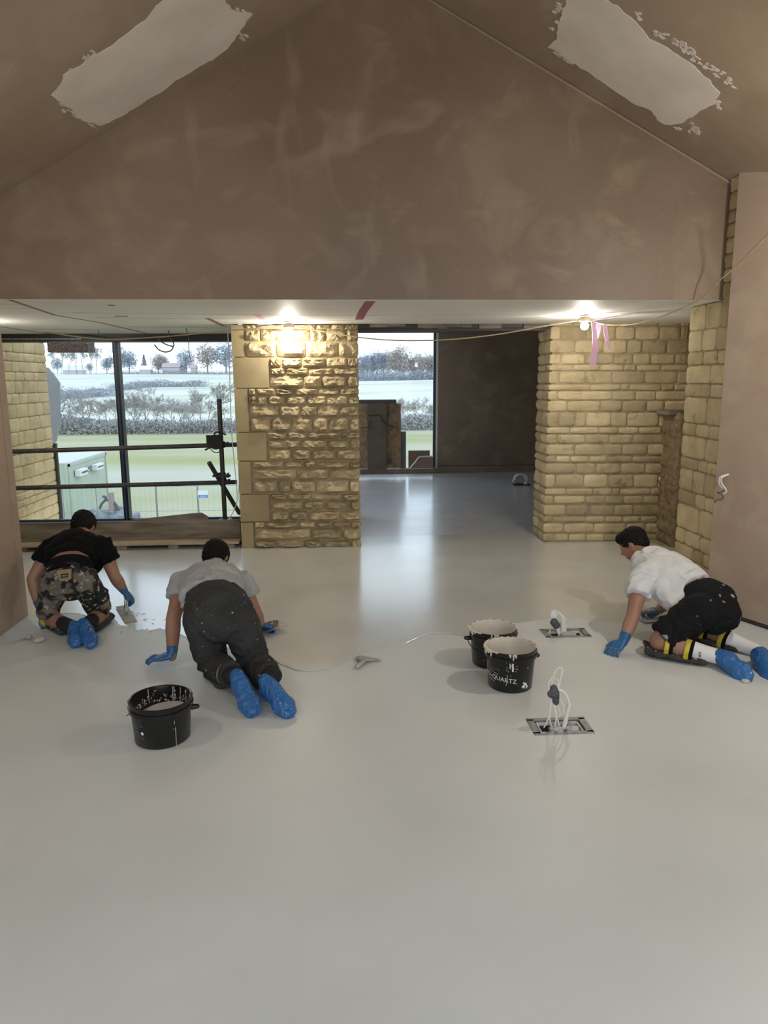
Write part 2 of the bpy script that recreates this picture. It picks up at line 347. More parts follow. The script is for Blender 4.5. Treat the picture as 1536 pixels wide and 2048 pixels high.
m = M(); m.prism(pl, d); m.obj('plaster_patch', m_patch, cl)
pl, d = ragged([(1095, 95), (1118, 104), (1160, 135), (1210, 165), (1260, 200), (1305, 222), (1312, 240), (1342, 252), (1365, 240), (1400, 222), (1432, 205), (1440, 185), (1420, 160), (1400, 142), (1380, 128), (1345, 105), (1300, 78), (1270, 45), (1240, 18), (1200, -10), (1160, -50), (1135, -30), (1130, 10), (1118, 50), (1112, 78)], True)
m = M(); m.prism(pl, d); m.obj('plaster_patch', m_patch, cr)
def flecks(lst, right, parent):
    m = M(); n_ = V((.52 if right else -.56, 0, 1)).normalized()
    for x0, y0, x1, y1, k, s_ in lst:
        for _ in range(k):
            t = R.random(); x = x0+(x1-x0)*t+R.uniform(-s_, s_); y = y0+(y1-y0)*t+R.uniform(-s_, s_); a0 = R.random()*6
            pts = [onroof(x+math.cos(a)*R.uniform(1, 5)*1.6, y+math.sin(a)*R.uniform(1, 5)*.9+math.cos(a)*2, right)-n_*.0025 for a in [a0+j*1.05 for j in range(6)]]
            m.prism(pts, n_*.003)
    o = m.obj('plaster_fleck', m_patch, parent); o['kind'] = 'stuff'
flecks([(1120, 10, 1105, 60, 9, 4), (1275, 25, 1280, 38, 4, 5), (1300, 62, 1390, 100, 22, 6), (1345, 80, 1395, 110, 16, 7), (1390, 115, 1480, 175, 20, 7), (1385, 240, 1395, 270, 7, 5), (1420, 200, 1445, 215, 8, 5), (1340, 255, 1400, 262, 6, 4), (1110, 108, 1160, 130, 10, 3)], True, cr)
flecks([(130, 155, 190, 100, 9, 3), (455, 20, 505, 30, 8, 5), (470, 62, 490, 75, 6, 5), (110, 205, 190, 255, 10, 4)], False, cl)
# beads along the two gable joints (plasterer's edge)
m = M(); m.loft([(AX+.3, GY-.004, roof(AX+.3)-.012), (RX+.02, GY-.004, roof(RX+.02)-.012)], [.006, .009], None, 6); struct(m.obj('trim_1', m_ceil))
# side walls
m = M(); m.box((LX-.25, BK, 0), (LX, GY, roof(LX)+.05)); struct(m.obj('wall_left', m_wallR, bev=.008))
c0 = V((2.70, 5.04, 0)); dr = V((.405, -.914, 0)).normalized(); nr = V((dr.y, -dr.x, 0))*-1; c1 = c0+dr*2.2; 
m = M(); m.prism([c0+V((0, 0, .035)), c1+V((0, 0, .035)), c1+V((0, 0, 3.2)), c0+V((0, 0, 3.2))], nr*.12)
for v in m.v: v.z = min(v.z, roof(v.x)+.03)
wr_ = struct(m.obj('wall_right', m_wallR))
m = M(); m.prism([c0+nr*.012, c1+nr*.012, c1+nr*.012+V((0, 0, .05)), c0+nr*.012+V((0, 0, .05))], nr*.05); m.box((2.722, 5.03, 0), (2.76, 5.06, 3.06)); struct(m.obj('gap_shade_strip', m_cableD))  # dark strips stand in for the shade in the gaps of the wall
m = M(); m.prism([c1+V((0, 0, 0)), V((c1.x, BK, 0)), V((c1.x, BK, 3.0)), c1+V((0, 0, 3.0))], (.12, 0, 0))
for v in m.v: v.z = min(v.z, roof(v.x)+.03)
struct(m.obj('wall_right_back', m_wallR))
# rear wall; wide framed opening added to bring daylight in from behind the camera
m = M(); m.box((LX-.2, BK-.2, 0), (-1.9, BK, 3.1)); m.box((3.2, BK-.2, 0), (4.4, BK, 2.9)); m.prism([(-1.9, BK-.2, 2.5), (3.2, BK-.2, 2.5), (3.2, BK-.2, roof(3.2)+.05), (AX, BK-.2, AZ), (-1.9, BK-.2, roof(-1.9)+.05)], (0, .2, 0)); struct(m.obj('wall_rear', m_wallR))
m = M()
for x in (-1.9, -.2, 1.5, 3.15): m.box((x, BK-.12, 0), (x+.05, BK-.06, 2.5))
m.box((-1.9, BK-.12, 2.45), (3.2, BK-.06, 2.5)); struct(m.obj('rear_opening_frame', m_black))
# soffit / low ceiling behind the gable
m = M(); m.box((-5.2, GY+.003, SZ-.001), (3.9, PY-.02, SZ+.03)); m.box((-5.2, PY-.02, SZ), (-1.04, WY-.12, SZ+.03)); m.box((2.2, PY-.02, SZ), (3.9, PY+.1, SZ+.03))
sof = struct(m.obj('ceiling_low', m_soffit))
m = M(); m.box((-5.2, GY+.19, SZ+.5), (6.5, WY+.15, SZ+.62)); m.box((-1.1, WY, 3.2), (6.6, FY+.3, 3.3)); m.box((-1.1, WY, SZ+.5), (6.6, WY+.15, 3.25)); struct(m.obj('ceiling_void', m_wallD))
def onsof(px, py): p = fl(px, py, SZ); return p
def strip(name, pts, wd, mt, kind=None):
    m = M(); pts = [onsof(*p) for p in pts]
    for i in range(len(pts)-1):
        a, b = pts[i], pts[i+1]; n_ = (b-a).cross(V((0, 0, 1))).normalized()*wd/2; a = a-V((0, 0, .0005)); b = b-V((0, 0, .0005))
        m.prism([a-n_, b-n_, b+n_, a+n_], (0, 0, -.0012))
    o = m.obj(name, mt, sof); return o
for q in ([(18, 599), (110, 630), (200, 645), (265, 660), (292, 666)],): strip('pink_tape', q, .035, m_tape)['label'] = 'long red-pink tape running back to window head'
strip('pink_tape', [(741, 602), (726, 622), (718, 639)], .075, m_tape)['label'] = 'short wide dark pink tape beside stone pier'
strip('pink_tape', [(513, 628), (536, 646)], .06, m_ribbon)['label'] = 'pale pink tape tail near the bulb on the pier'
strip('pink_tape', [(414, 636), (448, 652)], .05, m_tape)['label'] = 'short pink tape left of the stone pier'
strip('pink_tape', [(0, 653), (60, 662), (130, 671), (190, 677)], .03, m_tape)['label'] = 'pink tape near left window head'
for q in ([(0, 608), (55, 609)], [(0, 616), (70, 617)], [(145, 625), (410, 628), (720, 631), (1075, 629), (1110, 627)], [(180, 635), (520, 638), (720, 641)], [(1210, 640), (1240, 633), (1275, 625)], [(1355, 607), (1385, 607)], [(60, 658), (195, 659), (200, 672)], [(255, 653), (460, 656)]): strip('chalk_line', q, .008, m_chalk)
m = M()
for px, py in ((236, 632), (249, 632), (223, 610), (575, 635)): p = onsof(px, py); m.lathe(p-V((0, 0, .002)), [(.03, 0), (.03, .002)], 14)
objs(m, 'filler_spot', m_gboard, sof)
# alcove walls
m = M(); m.box((-5.2, GY, 0), (-4.95, WY+.1, 2.8)); struct(m.obj('wall_alcove', m_wallR))
m = M(); m.box((LX-2.9, GY+.001, 0), (LX-.25, GY+.2, 2.4)); m.box((LX-.25, GY+.001, 0), (LX-.0, GY+.1, 2.25)); struct(m.obj('wall_left_return', m_wallR))
m = M(); m.box((3.9, 5.6, 0), (4.05, 7.9, 2.8)); m.box((2.8, 5.06, 0), (4.0, 5.2, 3.2)); struct(m.obj('wall_recess', m_mortar))
# far room
m = M(); m.box((1.80, FY, 0), (6.5, FY+.2, 3.2)); m.box((-1.0, FY, 0), (.30, FY+.2, 3.2)); m.box((.30, FY, 0), (1.80, FY+.2, .075)); m.box((.30, FY, 2.70), (1.8, FY+.2, 3.2)); struct(m.obj('wall_far', m_wallD))
m = M(); m.box((6.5, 7.9, 0), (6.65, FY+.2, 3.2)); m.box((-1.15, WY, 0), (-1.0, 9.3, 3.2)); m.box((-1.15, 13.1, 0), (-1.0, FY+.2, 3.2)); m.box((-1.15, 9.3, 3.0), (-1.0, 13.1, 3.2)); m.box((3.7, 7.86, 0), (6.5, 8.0, 3.2)); struct(m.obj('wall_far_side', m_wallD))  # left side opened up, an added gap that brightens the far room
m = M(); m.box((1.8, FY-.03, .0), (6.5, FY, .11)); m.box((-1.0, FY-.05, 0), (1.8, FY, .075)); struct(m.obj('baseboard_far', m_wallD))
m = M(); m.box((1.8, FY-.032, .11), (6.5, FY, .125)); struct(m.obj('trim_3', m_gboard))
m = M(); m.box((1.765, FY+.01, .075), (1.795, FY+.03, 2.70)); m.box((.3, FY+.01, .072), (1.77, FY+.03, .085)); fo = m.obj('window_2', m_white); struct(fo)
m = M(); m.box((1.72, FY+.03, .08), (1.766, FY+.1, 2.7)); m.box((.3, FY+.03, 2.66), (1.77, FY+.1, 2.7)); m.obj('window_frame', m_black, fo)
m = M(); m.box((.3, FY+.08, .08), (1.74, FY+.086, 2.68)); m.obj('pane', m_glass, fo)
# header over the opening
m = M(); m.box((.15, PY+.03, 2.215), (2.2, PY+.12, 2.5)); m.box((.15, PY+.12, 2.19), (2.2, 7.85, 2.24)); hd = struct(m.obj('wall_header', m_cableD))
m = M()
for i in range(14):
    x = .25+R.random()*1.9; m.box((x, PY+.0, 2.2+R.random()*.03), (x+.05+R.random()*.2, PY+.03, 2.25), R.uniform(-.2, .2))
o = m.obj('timber_scrap', m_plank, hd); o['kind'] = 'stuff'
# main window
wn = None
m = M(); m.box((-4.9, WY-.12, 2.165), (-1.05, WY+.0, 2.26)); m.box((-4.9, WY-.02, 2.16), (-1.05, WY+.09, 2.28)); m.box((-4.9, WY, -.06), (-1.05, WY+.09, .02)); m.box((-1.12, WY, 0), (-1.05, WY+.09, 2.2)); wn = struct(m.obj('window_1', m_black))
m = M(); 
a = at(228, 683, WY); b = at(257, 1037, WY); xm = (a.x+b.x)/2
m.box((xm-.032, WY-.02, 0), (xm+.032, WY+.1, 2.2)); m.obj('mullion', m_black, wn)
m = M(); m.box((xm-.008, WY-.026, .0), (xm+.006, WY-.02, 2.2)); m.box((-4.9, WY-.02, .02), (-1.1, WY-.0, .035)); objs(m, 'blue_film', m_blue, wn)
m = M(); m.box((-4.9, WY-.03, .0), (-1.1, WY-.02, .012)); m.box((-4.9, WY-.125, 2.185), (-3.0, WY-.12, 2.20)); objs(m, 'bead_strip', m_plate, wn)
for x0, x1 in ((-4.9, xm-.032), (xm+.032, -1.12)):
    m = M(); m.box((x0, WY+.04, .02), (x1, WY+.05, 2.18)); m.obj('pane', m_glass, wn)
# ------------------------------------------------------------------ stonework
def stone_mesh(i, rough_, nx=7, nz=5, base_h=.25):
    rr = random.Random(100+i); vs = []; fs = []
    for k in range(nz):
        for j in range(nx):
            u, v_ = j/(nx-1), k/(nz-1); ex = min(u, 1-u)*2; ez = min(v_, 1-v_)*2
            e = min(1, ex*3.2)*min(1, ez*2.6)
            h = base_h+(.75-base_h)*math.sqrt(max(0, e))+rough_*(.7*noise.noise(V((u*2.5+i*7, v_*2, i)))+.5*noise.noise(V((u*8+i*7, v_*5, i))))*e+rough_*.6*rr.uniform(-.5, .5)*e
            x = u-.5; z = v_-.5
            if (j in (0, nx-1)) and (k in (0, nz-1)): x *= .94; z *= .90
            x += rr.uniform(-.008, .008); z += rr.uniform(-.02, .02)
            vs.append((x, -h, z))
    for k in range(nz-1):
        for j in range(nx-1): a = k*nx+j; fs.append((a, a+1, a+nx+1, a+nx))
    rim = [j for j in range(nx)]+[k*nx+nx-1 for k in range(1, nz)]+[(nz-1)*nx+j for j in range(nx-2, -1, -1)]+[k*nx for k in range(nz-2, 0, -1)]
    n0 = len(vs)
    for q in rim: x, y, z = vs[q]; vs.append((x, 0, z))
    L_ = len(rim)
    for q in range(L_): q2 = (q+1) % L_; fs.append((rim[q2], rim[q], n0+q, n0+q2))
    me = bpy.data.meshes.new('stone'); me.from_pydata(vs, [], fs); me.polygons.foreach_set('use_smooth', [rough_ < .7]*len(fs)); return me
def mats(ms, mt): 
    out = []
    for q in ms: q2 = q.copy(); q2.materials.append(mt); out.append(q2)
    return out
raw = [stone_mesh(i, .75, 9, 6, .20) for i in range(14)]; soft = [stone_mesh(i+20, .45, 8, 6, .42) for i in range(10)]; flat = [stone_mesh(i+40, .0, 3, 3) for i in range(2)]
for q in flat:
    for v in q.vertices:
        if v.co.y < -.1: v.co.y = -1
        v.co.x = round(v.co.x*2)/2; v.co.z = round(v.co.z*2)/2
    q.polygons.foreach_set('use_smooth', [False]*len(q.polygons))
st_raw, st_soft, st_q, st_o = mats(raw, m_stone), mats(soft, m_stoneR), mats(flat, m_quoin), mats(soft, m_stoneO)
def stone(ms, parent, c, w_, h, d, rz=0, name='stone'):
    o = bpy.data.objects.new(name, R.choice(ms)); COL.objects.link(o); o.parent = parent; o.location = V(c)-base(parent)
    o.rotation_euler = (0, 0, rz); o.scale = (w_, d, h); return o
# left pier, courses read off the photograph (crop px: origin 440,580 scale 3.339)
m = M(); m.box((-1.03, PY, 0), (.185, WY+.1, 2.245)); pier = struct(m.obj('wall_pier', m_mortar))
K = 3.339
def c2p(cx, cy): return at(440+cx/K, 580+cy/K, PY-.04)
def xl(cy): return 70+(cy-232)*(147-70)/(1720-232)
def xr(cy): return 922+(cy-232)*(943-922)/(1720-232)
rows = [(232, 262, [165, 240, 420, 590, 640, 740, 830]), (262, 342, [163, 268, 430, 600, 703, 845]), (347, 445, [170, 375, 572, 790]), (452, 515, [330, 410, 545, 708, 850]), (520, 568, [332, 437, 590, 760]), (573, 652, [332, 555, 680, 850]), (657, 702, [185, 237, 368, 492, 657, 797]), (707, 768, [188, 245, 315, 437, 577, 712, 855]), (774, 848, [193, 395, 535, 650, 797]), (855, 948, [200, 337, 477, 617, 725, 863]), (952, 995, [314, 447, 583, 803]), (1000, 1060, [316, 535, 715, 863]), (1065, 1138, [318, 475, 608, 775]), (1146, 1188, [208, 425, 558, 645, 863]), (1193, 1268, [210, 512, 727]), (1273, 1358, [214, 385, 475, 642, 863]), (1363, 1404, [332, 445, 610, 812]), (1410, 1470, [334, 550, 700, 870]), (1477, 1542, [340, 465, 588, 803]), (1549, 1588, [228, 300, 525, 640, 750, 873]), (1593, 1668, [230, 603, 818]), (1674, 1722, [232, 380, 560, 680, 873])]
for y0, y1, xs in rows:
    cy = (y0+y1)/2; xs = xs+[xr(cy)+4]
    for i in range(len(xs)-1):
        a = c2p(xs[i]+2, y1); b = c2p(xs[i+1]-3, y0)
        a2 = c2p(xs[i]+2, cy); b2 = c2p(xs[i+1]-3, cy)
        stone(st_raw, pier, (((a2.x+b2.x)/2), PY, max(.012, (a.z+b.z)/2)), b2.x-a2.x-.004, b.z-a.z-.004, .075*R.uniform(.8, 1.2))
for y0, y1, x1 in ((232, 447, 160), (450, 655, 327), (657, 950, 190), (952, 1142, 312), (1146, 1363, 207), (1366, 1550, 330), (1554, 1728, 226)):
    cy = (y0+y1)/2; a = c2p(xl(cy), y1); b = c2p(x1-2, y0); a2 = c2p(xl(cy), cy); b2 = c2p(x1-2, cy)
    stone(st_q, pier, ((a2.x+b2.x)/2, PY, (a.z+b.z)/2), b2.x-a2.x, b.z-a.z-.004, .032, name='quoin')
# right stone wall (crop origin 1040,580 scale 3.097)
m = M(); m.box((2.155, PY+.0, 0), (3.37, 7.86, 2.245)); m.box((3.3701, PY, 1.38), (3.9, 7.86, 2.245)); m.box((3.42, PY+.03, 0), (3.9, 7.86, 1.4)); rwall = struct(m.obj('wall_stone', m_mortar))
K2 = 3.097
def r2p(cx, cy): return at(1040+cx/K2, 580+cy/K2, PY-.03)
def xl2(cy): return 192-(cy-210)*(192-143)/(1560-210)
rows = [(200, 222, [200, 330, 520, 700, 860, 1000]), (226, 305, [258, 412, 480, 597, 718, 868, 1000]), (310, 390, [343, 518, 668, 762, 915]), (396, 458, [258, 405, 585, 705, 815, 965]), (462, 500, [330, 500, 648, 728, 880]), (505, 578, [243, 410, 573, 778, 980]), (584, 622, [440, 628, 682, 878, 960]), (626, 682, [235, 575, 720, 845]), (686, 752, [295, 500, 638, 790, 900]), (760, 845, [240, 345, 412, 567, 668, 866, 962]), (850, 890, [312, 490, 612, 740, 880]), (896, 950, [235, 405, 556, 702, 905]), (956, 1022, [340, 522, 636, 795, 936]), (1030, 1068, [228, 315, 430, 545, 700, 882, 930]), (1074, 1137, [350, 473, 627, 780, 928]), (1144, 1223, [222, 397, 548, 708, 860, 920]), (1230, 1270, [290, 455, 575, 622, 815, 915]), (1276, 1325, [212, 408, 530, 645, 768, 910]), (1332, 1397, [285, 440, 588, 706, 905]), (1402, 1440, [205, 408, 530, 640, 750, 860, 900]), (1445, 1505, [272, 460, 660, 780, 895]), (1512, 1558, [212, 303, 412, 525, 700, 893])]
for y0, y1, xs in rows:
    cy = (y0+y1)/2; xe = 1058 if cy < 845 else None
    xs = [xl2(cy)-1]+xs
    if xe: xs = xs+[1050, 1110]
    for i in range(len(xs)-1):
        a = r2p(xs[i]+3, y1); b = r2p(xs[i+1]-3, y0); a2 = r2p(xs[i]+3, cy); b2 = r2p(xs[i+1]-3, cy)
        stone(st_soft, rwall, ((a2.x+b2.x)/2, PY, max(.03, (a.z+b.z)/2)), b2.x-a2.x-.006, b.z-a.z-.006, .030*R.uniform(.8, 1.2))
    # reveal face looking into the opening
    za, zb = r2p(200, y1).z, r2p(200, y0).z; ys = [PY, PY+.14+R.random()*.14, 7.85]
    for i in range(2): stone(st_soft, rwall, (2.155, (ys[i]+ys[i+1])/2, max(.03, (za+zb)/2)), ys[i+1]-ys[i]-.012, zb-za-.004, .04, -math.pi/2)
# rough chased pier in the corner with slab
m = M()
for k in range(40):
    z = .02+k*.034; m.loft([(3.37+R.uniform(-.015, .02), PY-.32, z), (3.37+R.uniform(-.015, .02), PY+.0, z)], [R.uniform(.018, .03)]*2, None, 6)
m.box((3.37, PY-.36, 0), (3.9, PY+.05, 1.34)); ch = blob('chased_mortar', m, m_rough, rwall, .016, 1, .006, 30, 3)
m = M(); m.box((3.27, PY-.30, 1.34), (3.9, PY-.0, 1.385)); m.obj('slab', m_plank, rwall, bev=.004)
m = M(); m.prism([(3.20, PY-.04, .003), (3.37, PY-.36, .003), (3.39, PY-.36, .003), (3.26, PY-.04, .003)], (0, 0, .002)); m.v = m.v; m.obj('yellow_tape', m_caution, rwall)
# short stone return in front of the gable
m = M(); m.box((RX+.02, 5.06, 0), (2.95, 5.66, 2.245)); m.box((RX+.02, 5.06, 2.245), (2.95, 5.2, 3.1)); ret = struct(m.obj('wall_return', m_mortar))
zs = [0.0, .145, .30, .40, .52, .72, .83, 1.0, 1.09, 1.26, 1.36, 1.56, 1.66, 1.80, 1.90, 2.06, 2.245]
for i in range(len(zs)-1):
    h = zs[i+1]-zs[i]; ys = [5.055]; 
    while ys[-1] < 5.50: ys.append(ys[-1]+R.uniform(.13, .26))
    ys[-1] = 5.66
    if len(ys) > 2 and ys[-1]-ys[-2] < .08: ys.pop(-2)
    for j in range(len(ys)-1): stone(st_soft, ret, (RX+.02, (ys[j]+ys[j+1])/2, (zs[i]+zs[i+1])/2), ys[j+1]-ys[j]-.012, h-.012, .03, -math.pi/2)
z = 2.25
while z < 3.0:
    h = R.uniform(.08, .14); stone(st_soft, ret, (RX+.02, 5.125, z+h/2), .135, h-.008, .03, -math.pi/2); z += h
# outside wing wall seen through the window
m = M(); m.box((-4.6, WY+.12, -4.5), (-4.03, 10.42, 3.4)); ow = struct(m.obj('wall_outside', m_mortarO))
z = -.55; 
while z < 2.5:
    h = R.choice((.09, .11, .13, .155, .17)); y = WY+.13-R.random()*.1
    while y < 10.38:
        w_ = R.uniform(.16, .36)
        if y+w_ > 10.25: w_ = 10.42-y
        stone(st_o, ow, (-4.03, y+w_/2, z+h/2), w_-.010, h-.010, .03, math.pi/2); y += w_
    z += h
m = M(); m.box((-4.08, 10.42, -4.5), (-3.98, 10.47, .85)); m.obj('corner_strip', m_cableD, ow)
m = M(); a = at(94, 685, 10.6); b = at(176, 704, 10.6); m.box((a.x, 10.6, b.z), (b.x, 10.9, a.z+.12)); props(m.obj('lintel_plate', m_rust), 'mottled rusty brown lintel board sticking out past the outside stone wall', 'lintel')
m = M(); pts = [(96, 735), (108, 750), (119, 765), (120, 800), (119, 850), (113, 880), (108, 890)]
q = [at(x, y, 10.7) for x, y in pts]; m.prism(q+[at(95, 890, 10.7), at(90, 735, 10.7)], (0, .03, 0)); props(m.obj('plastic_sheet', m_sheet), 'pale blue plastic sheet hanging at end of the outside stone wall', 'sheet')
# ------------------------------------------------------------------ lamps on the festoon
def bulb(p, label, watts, show=True):
    t = thing('festoon_lamp', p+V((0, 0, .0)), label, 'lamp', None)
    m = M(); m.lathe(p+V((0, 0, -.045)), [(.045, 0), (.05, .006), (.05, .03), (.03, .042)], 20); m.obj('lamp_holder', m_cableY, t)
    m = M(); m.lathe(p+V((0, 0, -.115)), [(.004, 0), (.022, .006), (.034, .024), (.036, .04), (.026, .06), (.018, .072)], 20); m.obj('bulb', m_glow, t, smooth=True)
    l = bpy.data.lights.new('lamp_light', 'POINT'); l.energy = watts; l.color = (1, .95, .82); l.shadow_soft_size = .035
    o = bpy.data.objects.new('lamp_light', l); COL.objects.link(o); o.location = p+V((0, 0, -.145))
    return t
b1 = at(578, 648, 7.12); b1.z = SZ-.012; b2 = fl(1170, 630, SZ); b2.z = SZ-.012
bulb(b1, 'glowing bare festoon lamp under the low ceiling before the central stone pier', LAMP_W)
bulb(b2, 'glowing bare festoon lamp beside the hanging pink ribbons', LAMP_W*.9)
b0 = fl(-75, 640, SZ); b0.z = SZ-.012
bulb(b0, 'festoon lamp under the low ceiling at far left, just outside the frame', LAMP_W*.9)
# side lamps of the string, out of frame; those further back are added fill
for i, p in enumerate(((2.62, 3.3, 2.55), (-2.05, 2.9, 2.45), (2.9, .4, 2.6), (-1.9, -.6, 2.7))):
    p = V(p)
    if i < 2: m = M(); m.tube([p+V((0, 0, -.02)), V((p.x, p.y, roof(p.x)-.01))], .004); tb = bulb(p+V((0, 0, 0)), ('festoon lamp hanging by the right plaster wall, outside the frame', 'festoon lamp hanging by the left plaster wall, outside the frame')[i], (FEST_W, FEST_W*.34)[i]); m.obj('flex', m_cableY, tb); continue
    l = bpy.data.lights.new('lamp_light', 'POINT'); l.energy = (FEST_W, FEST_W*.34, FEST_W*.3, FEST_W*.25)[i]; l.color = (1, .97, .91); l.shadow_soft_size = .05
    o = bpy.data.objects.new('lamp_light', l); COL.objects.link(o); o.location = p
l = bpy.data.lights.new('rear_fill', 'AREA'); l.energy = REAR_W; l.shape = 'RECTANGLE'; l.size = 5; l.size_y = 2.4; l.color = (.92, .97, 1.0)  # added area light, lifts the room from behind the camera
o = bpy.data.objects.new('rear_fill', l); COL.objects.link(o); o.location = (.65, BK-.3, 1.25); o.rotation_euler = (rad(90), 0, 0)
for xa, xb, k in ((-2.0, AX-.5, .56), (AX+.5, 3.4, -.52)):
    l = bpy.data.lights.new('roof_fill', 'AREA'); l.energy = ROOF_W/2; l.shape = 'RECTANGLE'; l.size = xb-xa; l.size_y = 3.1; l.color = (.90, .96, 1.0)  # added fill lamps over the roof gaps to brighten the near floor
    o = bpy.data.objects.new('roof_fill', l); COL.objects.link(o); xm_ = (xa+xb)/2; o.location = (xm_, -2.6, roof(xm_)+.14); o.rotation_euler = (0, -math.atan(k), 0)
# flex
def flex(name, pts, r_, mt, label, n=8):
    m = M(); pp = curve_pts(pts, n); m.tube(pp, r_, 6); return props(m.obj(name, mt, smooth=True), label, 'cable')
e1 = b1+V((0, 0, -.03)); e2 = b2+V((0, 0, -.03))
flex('festoon_cable', [at(-60, 668, 8.6), at(60, 662, 8.6), at(200, 678, 8.4), at(330, 673, 8.0), at(470, 660, 7.25), at(545, 655, 7.15), e1+V((-.03, 0, 0))], .006, m_cableY, 'tan festoon cable sagging across the large window to the left lamp')
flex('festoon_cable', [e1+V((.03, 0, 0)), at(640, 662, 7.2), at(720, 675, 7.1), at(800, 681, 7.0), at(900, 679, 6.9), at(1000, 668, 6.8), at(1100, 650, 6.6), e2+V((-.03, 0, 0))], .006, m_cableY, 'tan festoon cable sagging across the opening between both lamps')
flex('festoon_cable', [e2+V((.03, 0, 0)), at(1215, 650, 6.35), at(1270, 648, 6.0), at(1330, 630, 5.5), at(1400, 598, 5.1), at(1440, 560, 4.9), at(1475, 530, 4.75), at(1505, 500, 4.6), at(1560, 445, 4.3)], .0045, m_cableY, 'thin tan cable rising along the right plaster wall')
flex('loose_cable', [at(1186, 642, 6.3), at(1225, 634, 6.2), at(1275, 626, 6.0)], .008, m_white, 'pale cable length fixed to the low ceiling right of the right lamp')
r = thing('wire_coil', at(337, 664, 8.3), 'white looped wire dangling below the low ceiling before the large window', 'cable')
m = M(); m.tube(curve_pts([at(337, 658, 8.3), at(337, 672, 8.3), at(333, 675, 8.3), at(318, 676, 8.3), at(320, 682, 8.3), at(335, 690, 8.3), at(347, 692, 8.3), at(345, 682, 8.3), at(337, 675, 8.3)]), .007, 6); m.tube(curve_pts([at(347, 693, 8.3), at(342, 701, 8.3), at(330, 704, 8.3), at(317, 699, 8.3), at(309, 689, 8.3)]), .007, 6); objs(m, 'wire', m_gboard, r, smooth=True)
flex('hanging_cable', [at(372, 655, 8.0), at(377, 680, 8.0), at(378, 700, 8.0), at(381, 720, 8.0)], .004, m_gboard, 'short thin cable hanging in the upper right window pane')
flex('hanging_cable', [at(455, 652, 7.5), at(459, 740, 7.5), at(463, 860, 7.5), at(472, 960, 7.5), at(474, 1000, 7.5), at(467, 1022, 7.5), at(458, 1038, 7.5)], .0045, m_cableW, 'long thin white cable hanging down beside the central stone pier')
# pink ribbons
rb = thing('marker_ribbon', at(1190, 646, 6.3), 'pale pink ribbons hanging beside the right lamp', 'ribbon')
def ribbon(pts, Y):
    m = M(); L_ = [at(a, c, Y+.02*math.sin(i*2)) for i, (a, b, c) in enumerate(pts)]; R_ = [at(b, c, Y+.02*math.cos(i*2)) for i, (a, b, c) in enumerate(pts)]; n_ = len(pts)
    m.add(L_+R_+[v+V((0, .002, 0)) for v in L_+R_], [(i, i+1, n_+i+1, n_+i) for i in range(n_-1)]+[(2*n_+i+1, 2*n_+i, 3*n_+i, 3*n_+i+1) for i in range(n_-1)]+[(i, 2*n_+i, 2*n_+i+1, i+1) for i in range(n_-1)]+[(n_+i, n_+i+1, 3*n_+i+1, 3*n_+i) for i in range(n_-1)]); m.obj('ribbon_tail', m_ribbon, rb, smooth=True)
ribbon([(1182, 1190, 643), (1185, 1194, 665), (1185, 1196, 690), (1181, 1194, 712), (1179, 1192, 731)], 6.3)
ribbon([(1193, 1204, 648), (1193, 1200, 665), (1192, 1195, 680)], 6.34)
ribbon([(1205, 1214, 649), (1208, 1216, 668), (1211, 1218, 684), (1218, 1222, 700)], 6.28)
# ------------------------------------------------------------------ scaffold, plank, work light
sc = thing('scaffold_barrier', at(449, 1037, 8.3), 'dark scaffold tube guard rail with upright standing inside the large window', 'scaffold')
TR = .026
def tubeo(a, b, name='scaffold_tube'): m = M(); m.loft([a, b], [TR, TR], None, 14, 'flat', 'flat'); return m.obj(name, m_steel, sc, smooth=True)
tubeo(at(-60, 906, 8.3), at(476, 889, 8.3)); tubeo(at(-60, 979, 8.3), at(474, 964, 8.3))
tubeo(at(438, 798, 8.22), at(450, 1040, 8.22), 'standard'); tubeo(at(418, 925, 8.14), at(479, 1027, 8.5), 'brace')
m = M(); p = at(450, 1041, 8.22); m.box((p.x-.075, p.y-.075, p.z-.01), (p.x+.075, p.y+.075, p.z+.012)); m.obj('base_plate', m_clamp, sc)
for px, py in ((443, 889), (444, 951), (446, 963)):
    m = M(); p = at(px, py, 8.24); m.lathe(p-V((0, 0, .035)), [(.04, 0), (.045, .01), (.045, .06), (.04, .07)], 14); m.box((p.x-.10, p.y-.04, p.z-.012), (p.x+.10, p.y-.015, p.z+.012)); m.box((p.x+.06, p.y-.07, p.z-.02), (p.x+.08, p.y+.02, p.z+.03)); m.obj('coupler', m_clamp, sc)
wl = thing('work_light', at(431, 880, 8.1), 'round black site work light clamped on the scaffold upright', 'lamp')
p = at(432, 882, 8.12); q = p+V((.03, -.07, .01))
m = M(); m.loft([p+V((.03, .08, .02)), p+V((.01, .02, .0)), p+V((-.005, -.04, -.01))], [.035, .075, .085], None, 20, 'round', 'flat'); m.obj('lamp_head', m_clamp, wl, smooth=True)
m = M(); m.tube(curve_pts([at(428, 869, 8.1), at(433, 864, 8.1), at(444, 866, 8.12), at(452, 870, 8.12)]), .009); m.tube([at(412, 872, 8.1), at(432, 872, 8.1)], .010); objs(m, 'handle', m_clamp, wl)
m = M(); m.tube([at(410, 900, 8.1), at(424, 893, 8.1), at(436, 886, 8.1)], .010); m.box(tuple(at(413, 890, 8.15)), tuple(at(413, 890, 8.15)+V((.05, .05, .10)))); objs(m, 'bracket', m_clamp, wl)
m = M(); m.tube(curve_pts([at(420, 896, 8.1), at(426, 903, 8.1), at(434, 905, 8.1), at(442, 902, 8.1)]), .005); m.obj('lead', m_cableD, wl, smooth=True)
pk = thing('edge_board', (-2.3, 7.55, 0), 'weathered timber boards on edge with battens below the large window', 'board')
